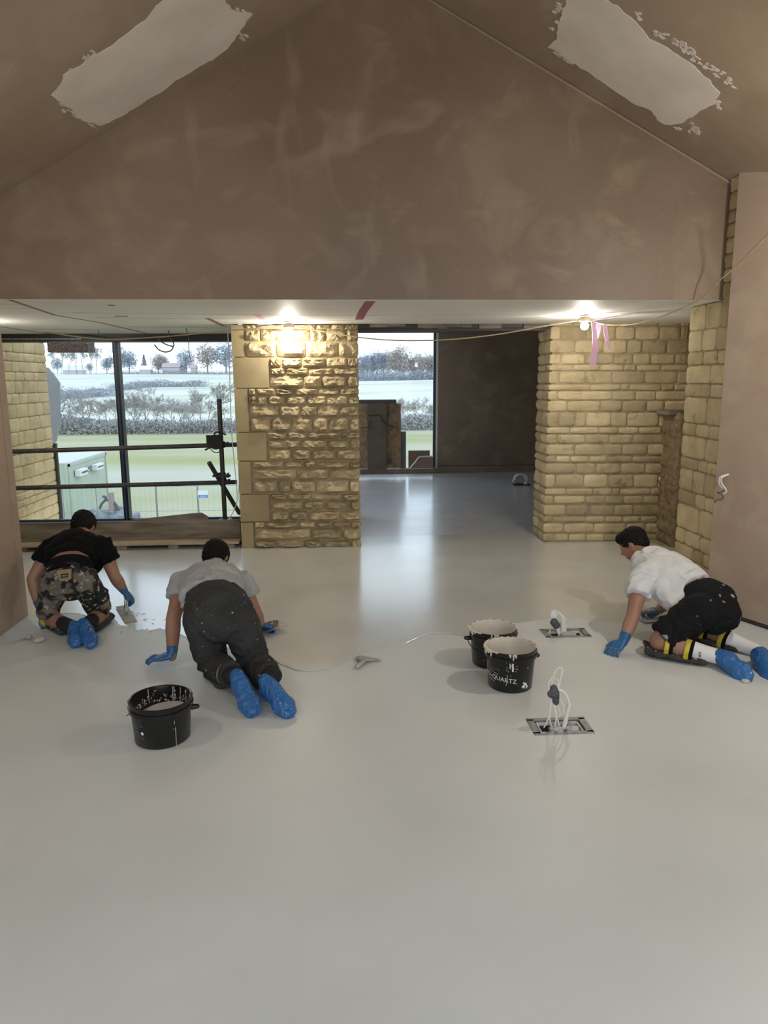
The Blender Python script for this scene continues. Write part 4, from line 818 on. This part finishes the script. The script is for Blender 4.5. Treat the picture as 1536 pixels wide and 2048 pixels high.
for px, sgn in ((88, -1), (200, 1)):
    m = M(); 
    if sgn < 0: q = [(84, 1188), (97, 1186), (99, 1246), (90, 1240)]
    else: q = [(186, 1165), (203, 1168), (211, 1215), (199, 1210)]
    pp = [at(x, y, 4.90) for x, y in q]; m.prism(pp, (0, .03, 0)); m.loft([sum(pp, V((0, 0, 0)))/4+V((0, .03, .0)), pp[2]+V((-.02*sgn, .03, .02))], [.05, .04], None, 12); blob('leg_pocket', m, m_short1, t1, .008, 2, .004, 20)
for a, b in ((knL, anL), (knR, anR)):
    m = M(); s_ = (b-a); c0_ = V((a.x, a.y+.06, .035)); c1_ = V((a.x+s_.x*.75, a.y+s_.y*.75, .03)); m.loft([c0_, c0_.lerp(c1_, .4), c1_], [(.075, .035), (.07, .032), (.05, .025)], V((s_.y, -s_.x, 0)), 14); blob('knee_pad', m, m_pad, t1, .007, 1, .003, 40)
m = M(); s_ = (anL-knL).normalized(); c = knL.lerp(anL, .12); m.loft([c-s_*.012, c+s_*.012], [.070, .068], None, 24, 'flat', 'flat'); m.obj('yellow_strap', m_yel, t1, smooth=True)
for k_, a_ in ((knL, anL), (knR, anR)):
    s_ = (a_-k_).normalized(); m = M(); m.loft([k_.lerp(a_, .62), k_.lerp(a_, .98)], [.047, .046], None, 18, 'flat', 'round'); m.obj('sock', m_sockB, t1, smooth=True)
cover(t1, P(148, 1250, 4.76), P(152, 1292, 4.57), X, fat=.95); cover(t1, P(166, 1246, 4.76), P(186, 1293, 4.55), V((1, 0, .2)), fat=1.0)
glove(t1, wrL, V((.02, -.06, -1)), V((1, .3, 0)), V((0, 1, 0)), 'flat', elL); glove(t1, wrR, V((.35, .2, -.55)), V((-.6, 0, -.6)), V((-.4, .6, .2)), 'grip', elR)
hand_trowel('finishing_trowel', P(253, 1194, 5.31), fl(243, 1212, .01), fl(262, 1244, .006), .085, 'steel trowel in the right hand of the black-shirted worker', m_coated)
# ---- middle worker: grey T-shirt, charcoal trousers, on hands and knees
pel = P(440, 1232, 4.02); wai = P(424, 1196, 4.22); ch = P(423, 1166, 4.50); nk = P(428, 1137, 4.72); hd = P(433, 1119, 4.85)
t2 = thing('person', (pel.x, 4.0, 0), 'person on hands and knees in grey T-shirt and charcoal work trousers', 'person')
shL, shR = P(366, 1166, 4.55), P(480, 1164, 4.62); elL, elR = P(347, 1235, 4.38), P(511, 1227, 4.60); wrL, wrR = P(344, 1313, 4.24), P(521, 1250, 4.74)
hpL, hpR = P(404, 1238, 4.03), P(477, 1237, 4.02); knL, knR = P(424, 1322, 4.06), P(510, 1318, 4.02)
anL, anR = P(462, 1350, 3.76), P(540, 1350, 3.74); knL.z = .08; knR.z = .08
m = M(); m.loft([pel, wai, ch, nk], [(.12, .095), (.135, .10), (.165, .115), (.07, .06)], X, 20); m.loft([nk, hd], [.060, .055], X, 12)
hd_t = head(m, hd, V((.05, .8, .5)), V((.25, .5, -.85)), 1.03)
for a, b, c in ((shL, elL, wrL), (shR, elR, wrR)): limb(m, [a, a.lerp(b, .5), b], [.056, .053, .045]); limb(m, [b, b.lerp(c, .3), c], [.046, .047, .030])
for a, b, c in ((hpL, knL, anL), (hpR, knR, anR)): limb(m, [a, a.lerp(b, .5), b], [.085, .078, .055]); limb(m, [b, b.lerp(c, .4), c], [.052, .054, .036])
blob('body', m, m_skin, t2, .009, 3); hair(t2, hd, *hd_t, 1.03)
m = M(); m.loft([wai+V((0, -.03, .005)), wai.lerp(ch, .5)+V((0, 0, .01)), ch, nk.lerp(ch, .35), nk], [(.178, .125), (.186, .135), (.198, .135), (.15, .10), (.078, .066)], X, 26, 'flat', 'flat')
for a, b in ((shL, elL), (shR, elR)): m.loft([a+(ch-a)*.35, a, a.lerp(b, .46)], [(.085, .085), (.082, .082), (.085, .076)], None, 18, 'round', 'flat')
blob('t_shirt', m, m_tG, t2, .009, 1, .013, 11, 3)
wd = (pel-wai).normalized()
m = M(); m.loft([wai+wd*.0, wai.lerp(pel, .5), pel+V((0, -.0, .0)), pel+V((0, .0, -.03))], [(.160, .118), (.182, .150), (.186, .160), (.16, .13)], X, 26, 'flat', 'round')
for a, b, c in ((hpL, knL, anL), (hpR, knR, anR)): m.loft([a, a.lerp(b, .5), b], [(.100, .112), (.092, .098), (.085, .078)], X, 20); m.loft([b, b.lerp(c, .45), b.lerp(c, .97)], [.080, .076, .064], None, 18, 'round', 'flat')
blob('trousers', m, m_trous, t2, .009, 1, .013, 11, 6)
m = M(); m.loft([wai+wd*.0+V((0, -.002, 0)), wai+wd*.035], [(.163, .121), (.170, .130)], X, 30, 'flat', 'flat'); m.obj('waistband', m_trous, t2, smooth=True)
m = M(); a = P(409, 1194, 4.08); 
for px, py in ((410, 1196), (462, 1192)): a = at(px, py, 4.075); m.box((a.x-.012, a.y, a.z-.03), (a.x+.012, a.y+.02, a.z+.02))
objs(m, 'belt_loop', m_trous, t2)
m = M(); pp = [(368, 1228), (393, 1225), (392, 1278), (386, 1283), (376, 1272)]; pp = [at(x, y, 3.925 if x > 385 else 3.95) for x, y in pp]; m.prism(pp, (0, .03, 0)); blob('pocket', m, m_trous, t2, .006, 1, .003, 20)
for k_, a_ in ((knL, anL), (knR, anR)):
    s_ = (a_-k_).normalized(); c = k_.lerp(a_, .90); m = M(); m.loft([c-s_*.004, c+s_*.004], [.071, .070], None, 30, 'flat', 'flat'); m.obj('hem_cord', m_card, t2, smooth=True)
    m = M(); m.loft([a_.lerp(k_, .2), a_+s_*.02], [.05, .05], None, 16, 'flat', 'round'); m.obj('sock', m_sockB, t2, smooth=True)
    m = M(); m.loft([V((k_.x, k_.y+.05, .035)), V((k_.x*.4+a_.x*.6, k_.y*.4+a_.y*.6, .03))], [(.072, .034), (.055, .028)], X, 14); blob('knee_pad', m, m_pad, t2, .007, 1, .003, 40)
cover(t2, P(474, 1352, 3.71), P(508, 1430, 3.50), V((1, 0, .1)), fat=1.12); cover(t2, P(532, 1362, 3.68), P(582, 1432, 3.49), V((1, .25, .1)), fat=1.15)
wrL.z = .065
glove(t2, wrL, V((-1, -.05, -.16)), V((0, 0, -1)), V((-.2, 1, 0)), 'flat', elL); glove(t2, wrR, V((.55, .45, -.3)), V((0, 0, -1)), V((-.3, .8, 0)), 'grip', elR)
hand_trowel('finishing_trowel', P(537, 1248, 4.80), P(512, 1264, 4.72), P(566, 1246, 4.86), .12, 'steel trowel in the right hand of the grey-shirted worker')
# ---- right worker: white T-shirt, black shorts, side view
pel = P(1418, 1208, 4.28); wai = P(1388, 1180, 4.42); ch = P(1322, 1142, 4.66); nk = P(1285, 1114, 4.84); hd = P(1267, 1091, 4.96)
t3 = thing('person', (pel.x, 4.2, 0), 'person crouching in white T-shirt and black shorts with yellow knee-pad straps', 'person')
bd = (nk-pel).normalized(); SD = bd.cross(V((0, 0, 1))).normalized()      # points to his right
if SD.y < 0: SD = -SD
shN, shF = P(1283, 1155, 4.52), P(1312, 1140, 4.86); elN, elF = P(1266, 1232, 4.36), P(1335, 1205, 4.92); wrN, wrF = P(1246, 1286, 4.27), P(1316, 1222, 4.88)
hpN, hpF = P(1400, 1222, 4.17), P(1436, 1205, 4.40); knN, knF = P(1318, 1283, 4.17), P(1392, 1262, 4.42)
anN, anF = P(1432, 1312, 3.98), P(1500, 1296, 4.16)
knN.z = .10; knF.z = .10
m = M(); m.loft([pel, wai, ch, nk], [(.12, .095), (.135, .10), (.165, .115), (.07, .06)], SD, 20); m.loft([nk, hd], [.058, .054], SD, 12)
hd_t = head(m, hd, V((-.35, .55, .75)), V((-.75, .35, -.62)), 1.0)
for a, b, c in ((shN, elN, wrN), (shF, elF, wrF)): limb(m, [a, a.lerp(b, .5), b], [.056, .053, .044]); limb(m, [b, b.lerp(c, .35), c], [.045, .045, .029])
for a, b, c in ((hpN, knN, anN), (hpF, knF, anF)): limb(m, [a, a.lerp(b, .5), b], [.088, .080, .060]); limb(m, [b, b.lerp(c, .4), c], [.056, .058, .036])
blob('body', m, m_skin, t3, .009, 3); hair(t3, hd, *hd_t, 1.0)
m = M(); m.loft([wai.lerp(pel, .04)+V((0, 0, .0)), wai.lerp(ch, .5)+V((0, 0, .0)), ch, nk.lerp(ch, .3), nk], [(.165, .120), (.182, .138), (.195, .140), (.15, .11), (.076, .070)], SD, 26, 'flat', 'flat')
for a, b in ((shN, elN), (shF, elF)): m.loft([a+(ch-a)*.35, a, a.lerp(b, .47)], [(.085, .085), (.080, .080), (.086, .078)], None, 18, 'round', 'flat')
m.loft([P(1345, 1212, 4.30), P(1330, 1180, 4.45)], [(.03, .045), (.10, .08)], SD, 16)
m.loft([P(1352, 1216, 4.28), P(1358, 1190, 4.36)], [(.02, .03), (.08, .07)], SD, 16)
blob('t_shirt', m, m_tW, t3, .009, 1, .013, 10, 5)
wd = (pel-wai).normalized()
m = M(); m.loft([wai+wd*.050, pel, pel+wd*.07+V((0, 0, -.02))], [(.156, .122), (.176, .150), (.150, .125)], SD, 26, 'flat', 'round')
for a, b, e in ((hpN, knN, .90), (hpF, knF, .88)): m.loft([a, a.lerp(b, .5), a.lerp(b, e)], [(.112, .112), (.106, .108), (.098, .098)], SD, 20, 'round', 'flat')
blob('shorts', m, m_short3, t3, .009, 1, .012, 11, 7)
m = M(); m.loft([wai+wd*.046, wai+wd*.056], [(.160, .126), (.163, .129)], SD, 30, 'flat', 'flat'); m.obj('waistband', m_printG, t3, smooth=True)
for k_, a_ in ((knN, anN), (knF, anF)):
    s_ = (a_-k_).normalized(); hz = V((s_.x, s_.y, 0)).normalized(); pr = V((-hz.y, hz.x, 0))
    m = M(); c0_ = V((k_.x, k_.y, .035))-hz*.05; c1_ = V((k_.x, k_.y, .03))+hz*.26; m.loft([c0_, c0_.lerp(c1_, .45), c1_], [(.075, .030), (.070, .032), (.050, .030)], pr, 16)
    m.loft([c0_-hz*.01+V((0, 0, .02)), c0_-hz*.04+V((0, 0, .045))], [(.05, .01), (.03, .006)], pr, 12); blob('knee_pad', m, m_pad, t3, .007, 1, .003, 40)
    for fr, rr in ((.18, .074), (.52, .071)):
        c = k_.lerp(a_, fr)-V((0, 0, .012)); m = M(); m.loft([c-s_*.013, c+s_*.013], [rr, rr-.002], None, 26, 'flat', 'flat'); m.obj('yellow_strap', m_yel, t3, smooth=True)
        c = c+s_*.024; m = M(); m.loft([c-s_*.008, c+s_*.010], [rr-.004, rr-.006], None, 26, 'flat', 'flat'); m.obj('black_strap', m_tB, t3, smooth=True)
    m = M(); m.loft([k_.lerp(a_, .62), k_.lerp(a_, .8), a_+s_*.03], [.054, .048, .044], None, 22, 'flat', 'round'); sk = m.obj('sock', m_sockW, t3, smooth=True)
    if k_ is knN:
        c = k_.lerp(a_, .74); u_ = V((0, 0, 1)); cn = s_.cross(u_).normalized(); cn = cn if cn.y < 0 else -cn; f = lambda x, y: c+cn*.0525+s_*x+u_*y
        for j in range(4): m = M(); m.tube([f(-.006+j*.001, .014-j*.009), f(.008+j*.001, .016-j*.009)], .0026, 4); m.obj('sock_lettering', m_printG, sk)
cover(t3, P(1440, 1312, 3.96), P(1500, 1358, 3.76), V((.55, -.6, .45)), fat=1.22); cover(t3, P(1520, 1312, 3.98), P(1562, 1362, 3.74), V((.6, -.55, .4)), fat=1.6)
m = M(); m.ell(P(1491, 1362, 3.75), (.026, 0, 0), (0, .02, 0), (0, 0, .014)); m.ell(P(1527, 1368, 3.75), (.022, 0, 0), (0, .02, 0), (0, 0, .014)); objs(m, 'cement_lump', m_mix, t3, smooth=True)
wrN.z = .07
glove(t3, wrN, V((-.55, -.35, -.30)), V((0, 0, -1)), V((-.5, .8, 0)), 'claw', elN); glove(t3, wrF, V((-.8, .05, -.25)), V((0, .4, -1)), V((-.1, .3, 1)), 'grip', elF)
hand_trowel('finishing_trowel', P(1304, 1226, 4.86), fl(1283, 1241, .012), fl(1330, 1238, .012), .09, 'steel trowel in the far hand of the white-shirted worker', m_coated)
# ------------------------------------------------------------------ landscape
import bisect
ZT = [(8, -4.4), (95, -4.4), (130, -4.9), (200, -3.9), (300, -2.0), (400, 1.3), (520, 6.2), (640, 9.5), (760, 9.7)]
def gz(x, y):
    i = min(max(bisect.bisect([q[0] for q in ZT], y)-1, 0), len(ZT)-2); (a, za), (b, zb) = ZT[i], ZT[i+1]; t = min(max((y-a)/(b-a), 0), 1)
    z = za+(zb-za)*t
    if y > 110: z += noise.noise(V((x*.006, y*.006, 3)))*min(1, (y-110)/150)*3.0
    return z
m = M(); ys = [9.3, 14, 20, 28, 38, 50, 64, 80, 96, 112, 130]+[130+k*16 for k in range(1, 40)]; xs = [-330+k*9 for k in range(68)]
vs = [(x, y, gz(x, y)) for y in ys for x in xs]; nx = len(xs)
m.add(vs, [(r_*nx+c, r_*nx+c+1, (r_+1)*nx+c+1, (r_+1)*nx+c) for r_ in range(len(ys)-1) for c in range(nx-1)])
m_grass = mat('frosted grass', (.34, .33, .15), 1.0, (.43, .41, .28), .05, 0, detail=9, lo=.42, hi=.58, spot=(.50, .475, .41), sscale=.035, slo=.47, shi=.62, stretch=(.35, 1.1, 1), spec=.1)
k_ = 9; fs_ = m.f; m.f = [f for f in fs_ if max(f) < (k_+1)*nx]; g_ = struct(m.obj('ground_outside', m_grass, smooth=True, fix=False))
m.f = [f for f in fs_ if max(f) >= (k_+1)*nx]; m_hill = mat('snowy hill grass', (.47, .47, .33), 1.0, (.52, .52, .43), .05, 0, detail=9, lo=.42, hi=.58, spot=(.63, .61, .57), sscale=.03, slo=.38, shi=.54, stretch=(.35, 1.1, 1), spec=.1)
struct(m.obj('hill_outside', m_hill, smooth=True, fix=False))
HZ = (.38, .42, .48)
m_twig = mat('hazy twigs', (.44, .41, .38), 1.0, (.38, .355, .33), .3, spec=.1); m_twigF = mat('distant woodland', (.40, .42, .45), 1.0, (.33, .35, .39), .12, spec=.1)  # pale tones paint the haze of distance into the tree colours
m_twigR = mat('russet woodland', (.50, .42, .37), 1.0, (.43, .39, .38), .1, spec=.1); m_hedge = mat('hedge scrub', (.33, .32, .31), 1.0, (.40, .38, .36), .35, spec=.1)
def tree_mesh(seed, H=8., n0=5, spread=.5, w0=.14):
    rr = random.Random(seed); m = M()
    def seg(a, b, r1, r2):
        d = (b-a).normalized(); x = d.orthogonal().normalized(); y = d.cross(x); n_ = len(m.v)
        for p, r_ in ((a, r1), (b, r2)):
            for k in range(3): an = 2.094*k; m.v.append(p+x*(r_*math.cos(an))+y*(r_*math.sin(an)))
        for k in range(3): k2 = (k+1) % 3; m.f.append((n_+k, n_+k2, n_+3+k2, n_+3+k))
    def grow(p, d, L_, r_, lv):
        q = p+d*L_; seg(p, q, r_, r_*.7)
        if lv == 0: return
        for k in range(3 if lv > 1 else 4):
            dd = (d+V((rr.gauss(0, spread), rr.gauss(0, spread), rr.gauss(.08, spread*.6)))).normalized(); s_ = p.lerp(q, rr.uniform(.55, 1)); grow(s_, dd, L_*rr.uniform(.6, .85), max(r_*.55, .018), lv-1)
    grow(V((0, 0, 0)), V((rr.gauss(0, .06), rr.gauss(0, .06), 1)), H*.28, w0, n0)
    return m.mesh('tree', fix=False)
def crown_mesh(seed, conif=False):
    """twiggy dense crown: many small leaf-size facets round a trunk"""
    rr = random.Random(seed); m = M(); m.loft([(0, 0, 0), (0, 0, .6)], [.03, .015], None, 5)
    for k in range(2600):
        if conif: h = rr.random()**1.3; r_ = (1-h)*.26*rr.random()**.4; c = V((r_*math.cos(k*2.4), r_*math.sin(k*2.4), .08+h*.92))
        else:
            d = V((rr.gauss(0, 1), rr.gauss(0, 1), rr.gauss(0, 1))).normalized()*(rr.random()**.45); d *= 1+.35*noise.noise(d*2.2+V((seed, 0, 0))); c = V((d.x*.36, d.y*.36, .58+d.z*.40))
        s_ = .024; a = V((rr.gauss(0, s_), rr.gauss(0, s_), rr.gauss(0, s_))); b = V((rr.gauss(0, s_), rr.gauss(0, s_), rr.gauss(0, s_))); m.add([c, c+a, c+b], [(0, 1, 2)])
    return m.mesh('tree', fix=False)
def putm(me, mt, x, y, sx, sz, name, label, group, rot=0):
    o = bpy.data.objects.new(name, me); COL.objects.link(o); o.location = (x, y, gz(x, y)-.1); o.scale = (sx, sx, sz); o.rotation_euler = (0, 0, rot)
    return props(o, label, 'tree', group)
def withm(me, mt): q = me.copy(); q.materials.append(mt); return q
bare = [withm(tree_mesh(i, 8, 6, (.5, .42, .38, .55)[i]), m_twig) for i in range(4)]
lab1 = 'bare winter tree in the wooded belt between green field and snowy hill'
def wx(px, Y): return at(px, 800, Y).x
for k in range(22):
    px = (118+k*15.8+R.uniform(-5, 5)); Y = R.uniform(88, 112); h = R.choice((.62, .75, .9, 1.0))*(1.0 if px < 300 or px > 410 else .8)*R.uniform(.85, 1.1)
    putm(R.choice(bare), None, wx(px, Y), Y, h*.9, h, 'bare_tree', lab1, 'bare trees beyond the field', R.random()*6)
for k in range(6): Y = R.uniform(92, 112); h = R.uniform(.45, .75); putm(R.choice(bare), None, wx(800+k*16, Y), Y, h, h, 'bare_tree', 'bare winter tree beyond the field, seen through the far window', 'bare trees in the far window', R.random()*6)
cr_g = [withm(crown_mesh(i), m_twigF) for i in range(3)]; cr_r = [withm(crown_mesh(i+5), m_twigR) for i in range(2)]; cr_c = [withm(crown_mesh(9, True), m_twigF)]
sky_t = [(120, 13, 'g', 'low rounded tree on the skyline left of the greenhouse'), (184, 9, 'g', 'small rounded tree on the skyline above the snowy bank'), (218, 13, 'g', 'rounded tree on the skyline just left of the window mullion'), (240, 22, 'g', 'tall rounded tree on the skyline right of the mullion'), (263, 19, 'g', 'dark oval tree standing alone on the skyline right of the mullion'), (293, 15, 'c', 'small pointed conifer on the skyline'), (320, 17, 'r', 'russet twiggy tree among houses on the skyline'), (330, 15, 'r', 'smaller russet tree beside the skyline houses'), (376, 20, 'g', 'dark rounded tree on the skyline right of the houses'), (418, 25, 'r', 'broad pale domed tree on the skyline near the pier'), (455, 26, 'g', 'tall dark tree on the skyline right beside the pier')]
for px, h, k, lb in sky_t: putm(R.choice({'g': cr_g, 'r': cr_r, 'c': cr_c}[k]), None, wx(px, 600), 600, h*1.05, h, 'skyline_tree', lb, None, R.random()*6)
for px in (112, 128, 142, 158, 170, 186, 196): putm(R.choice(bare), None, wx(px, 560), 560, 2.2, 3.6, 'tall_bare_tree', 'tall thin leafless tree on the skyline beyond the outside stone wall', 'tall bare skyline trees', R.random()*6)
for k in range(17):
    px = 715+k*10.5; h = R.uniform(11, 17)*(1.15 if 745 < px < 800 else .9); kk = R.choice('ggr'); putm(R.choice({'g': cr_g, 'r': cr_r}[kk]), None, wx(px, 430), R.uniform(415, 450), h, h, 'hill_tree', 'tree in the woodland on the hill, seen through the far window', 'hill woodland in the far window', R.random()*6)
def hedge(name, label, pts, hgt, dep, n_, mt):
    m = M(); s_ = hgt*.075; n_ = int(n_*2.6); q = [V((wx(px, Y), Y, 0)) for px, Y in pts]
    for k in range(n_):
        i = R.randrange(len(q)-1); p = q[i].lerp(q[i+1], R.random()); p.y += R.gauss(0, dep); p.x += R.gauss(0, dep); hh = hgt*(.8+.5*noise.noise(p*.15)); p.z = gz(p.x, p.y)+R.random()**1.3*hh
        a = V((R.gauss(0, s_), R.gauss(0, s_), R.gauss(0, s_))); b = V((R.gauss(0, s_), R.gauss(0, s_), R.gauss(0, s_))); m.add([p, p+a, p+b], [(0, 1, 2)])
    o = m.obj(name, mt, fix=False); return props(o, label, 'hedge', None, 'stuff')
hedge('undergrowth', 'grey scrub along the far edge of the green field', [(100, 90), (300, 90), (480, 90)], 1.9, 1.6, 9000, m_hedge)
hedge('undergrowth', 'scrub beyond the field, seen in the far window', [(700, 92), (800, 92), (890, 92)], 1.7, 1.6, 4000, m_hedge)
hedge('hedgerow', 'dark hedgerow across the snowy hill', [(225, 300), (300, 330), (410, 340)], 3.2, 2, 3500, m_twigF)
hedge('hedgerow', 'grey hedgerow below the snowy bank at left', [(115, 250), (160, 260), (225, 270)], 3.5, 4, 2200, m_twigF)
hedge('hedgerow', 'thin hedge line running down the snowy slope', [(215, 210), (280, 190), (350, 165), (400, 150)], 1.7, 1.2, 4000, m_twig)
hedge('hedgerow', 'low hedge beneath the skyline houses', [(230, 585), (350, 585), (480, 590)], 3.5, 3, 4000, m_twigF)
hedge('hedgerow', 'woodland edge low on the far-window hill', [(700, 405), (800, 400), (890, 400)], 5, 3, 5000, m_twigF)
m_hw, m_roofR, m_snow = mat('far wall', (.55, .50, .50), .9), mat('far roof', (.45, .36, .36), .9), mat('snowy roof', (.82, .86, .9), .8)
for (px0, px1, Y, h, lb, rf) in ((328, 362, 590, 6, 'long red-roofed house on the skyline', m_roofR), (352, 372, 600, 4.5, 'pale low house right of the long skyline house', m_snow), (282, 304, 580, 4, 'small snow-roofed house on the skyline', m_snow), (130, 170, 560, 3.5, 'long white greenhouse on the skyline at left', m_snow), (384, 394, 585, 5, 'small house between trees on the skyline', m_roofR)):
    x0, x1 = wx(px0, Y), wx(px1, Y); z = gz((x0+x1)/2, Y)-.5; t = thing('house', ((x0+x1)/2, Y, z), lb, 'house')
    m = M(); m.box((x0, Y, z), (x1, Y+8, z+h)); m.obj('wall', m_hw, t)
    m = M(); m.prism([(x0-.5, Y-.6, z+h), (x0-.5, Y+8.6, z+h), (x0-.5, Y+4, z+h+3.2)], (x1-x0+1, 0, 0)); m.obj('roof', rf, t)
# site cabin
m_cab = mat('cabin paint', (.44, .48, .38), .7, (.40, .44, .35), 2); m_cabt = mat('cabin roof', (.55, .55, .53), .8)
t = thing('site_cabin', (-13, 34.5, -4.4), 'pale green site cabin in the field beside the outside stone wall', 'cabin')
X0, X1, Y0, Y1, Z0, Z1 = -14.3, -11.8, 32.0, 37.1, -4.4, -1.8
m = M(); m.box((X0, Y0, Z0), (X1, Y1, Z1)); m.obj('shell', m_cab, t)
m = M(); m.box((X0-.02, Y0-.02, Z1), (X1+.03, Y1+.02, Z1+.06)); m.obj('roof', m_cabt, t)
m = M(); 
for y in (Y0, Y1-.12): m.box((X1, y, Z0), (X1+.05, y+.12, Z1))
for x in (X0, X1-.14, X1-.62): m.box((x, Y0-.05, Z0), (x+.12, Y0, Z1))
m.box((X1, Y0, Z1-.12), (X1+.05, Y1, Z1)); m.box((X1, Y0, Z0), (X1+.05, Y1, Z0+.12)); objs(m, 'corner_post', m_cab, t)
def cabp(px, py, off=.06): d = ray(px, py); return CAM+d*((X1+off)/d.x)
for q in ((151, 165, 935, 953), (184, 197, 925, 941)):
    a, b = cabp(q[0], q[3]), cabp(q[1], q[2]); zz = sorted((a.z, b.z)); m = M(); yy = sorted((a.y, b.y)); m.box((X1+.05, yy[0], zz[0]), (X1+.3, yy[1], zz[1])); u = m.obj('air_unit', m_white, t, bev=.01)
    m = M(); m.box((X1+.3, yy[0]+.12, zz[0]+.1), (X1+.31, yy[1]-.06, zz[1]-.1)); m.obj('grille', m_gboard, u)
a, b = cabp(168, 947), cabp(182, 933); zz = sorted((a.z, b.z)); yy = sorted((a.y, b.y)); m = M(); m.box((X1+.05, yy[0], zz[0]), (X1+.09, yy[1], zz[1])); sg = m.obj('sign', mat('dark sign', (.10, .09, .13), .6), t)
m = M(); m.box((X1+.09, yy[0]+.04, zz[0]+.05), (X1+.095, yy[0]+(yy[1]-yy[0])*.28, zz[1]-.06)); m.obj('red_emblem', mat('sign red', (.55, .03, .04), .6), sg)
m = M(); k_ = yy[1]-yy[0]; m.box((X1+.095, yy[0]+k_*.12, zz[0]+.1), (X1+.1, yy[0]+k_*.18, zz[1]-.12)); m.box((X1+.09, yy[0]+k_*.36, (zz[0]+zz[1])/2+.03), (X1+.095, yy[1]-k_*.08, zz[1]-.09)); m.box((X1+.09, yy[0]+k_*.36, (zz[0]+zz[1])/2-.06), (X1+.095, yy[1]-k_*.25, (zz[0]+zz[1])/2-.03)); stuff(m.obj('sign_lettering', m_print, sg))
# site fence panels, sign, machine
FYY = 29.
for (pa, pb, lb) in ((126, 193, 'mesh site fence panel in front of the pale green cabin'), (193, 246, 'mesh site fence panel left of the window mullion, around the machine'), (248, 312, 'mesh site fence panel right of the window mullion'), (314, 395, 'mesh site fence panel left of the blue sign'), (397, 478, 'mesh site fence panel carrying the blue and white sign')):
    xa, xb = at(pa, 1000, FYY).x, at(pb, 1000, FYY).x; t = thing('fence_panel', ((xa+xb)/2, FYY, -4.4), lb, 'fence'); zt = -4.4+2.0
    m = M(); m.tube([(xa, FYY, -4.4), (xa, FYY, zt), (xb, FYY, zt), (xb, FYY, -4.4)], .02, 5); m.tube([(xa, FYY, -4.4+1.0), (xb, FYY, -4.4+1.0)], .008, 4); m.obj('frame', m_plate, t)
    m = M(); n_ = int((xb-xa)/.18)
    for k in range(1, n_): x = xa+(xb-xa)*k/n_; m.box((x-.002, FYY, -4.3), (x+.002, FYY+.004, zt))
    o = m.obj('mesh_wire', m_plate, t); o['kind'] = 'stuff'
a, b = at(396, 997, FYY-.05), at(416, 981, FYY-.05); t = thing('site_sign', (a.x, FYY, a.z), 'small white and blue notice board hanging on the site fence', 'sign')
m = M(); m.box((a.x, FYY-.06, a.z), (b.x, FYY-.04, b.z)); m.obj('board', m_white, t)
hh = b.z-a.z; ww = b.x-a.x
m = M(); m.box((a.x+.02, FYY-.065, a.z+.02), (b.x-.02, FYY-.06, a.z+hh*.45)); m.obj('blue_panel', m_printB, t)
m = M(); m.lathe((0, 0, 0), [(.035, 0), (.05, 0), (.05, .004), (.035, .004)], 14); c = V(((a.x+b.x)/2, FYY-.062, a.z+hh*.75)); m.v = [c+V((v.x, -v.z, v.y)) for v in m.v]
for k in range(3): m.box((a.x+ww*.2, FYY-.07, a.z+hh*(.16+.09*k)), (b.x-ww*.2, FYY-.066, a.z+hh*(.19+.09*k)))
stuff(m.obj('sign_symbol', m_print, t))
mc = at(222, 1030, 31); t = thing('pump_unit', (mc.x, 31, -4.4), 'grey pump machine with a curved hose behind the site fence', 'machine')
m = M(); 
for k in range(7): m.ell((mc.x+R.uniform(-.9, .9), 31+R.uniform(-.4, .4), -4.25+R.uniform(0, .35)), (R.uniform(.3, .5), 0, 0), (0, .4, 0), (0, 0, R.uniform(.2, .35)))
m.box((mc.x-1.1, 30.6, -4.4), (mc.x+1.1, 31.4, -3.85)); blob('tarpaulin_body', m, mat('grey tarpaulin', (.24, .26, .29), .8, (.12, .13, .14), 3), t, .06, 1, .04, 3)
m = M(); a = at(222, 985, 31); m.box((a.x-.10, 30.9, -4.2), (a.x+.10, 31.1, a.z)); m.obj('column', mat('faded red', (.33, .25, .24), .8), t)
m = M(); m.tube(curve_pts([at(199, 1018, 31), at(203, 1008, 31), at(210, 1000, 31), at(211, 994, 31), at(205, 993, 31)]), .055, 7); m.tube(curve_pts([at(212, 1000, 31), at(222, 1001, 31), at(231, 1008, 31), at(237, 1019, 31), at(241, 1027, 31)]), .055, 7); m.obj('hose', m_gboard, t, smooth=True)
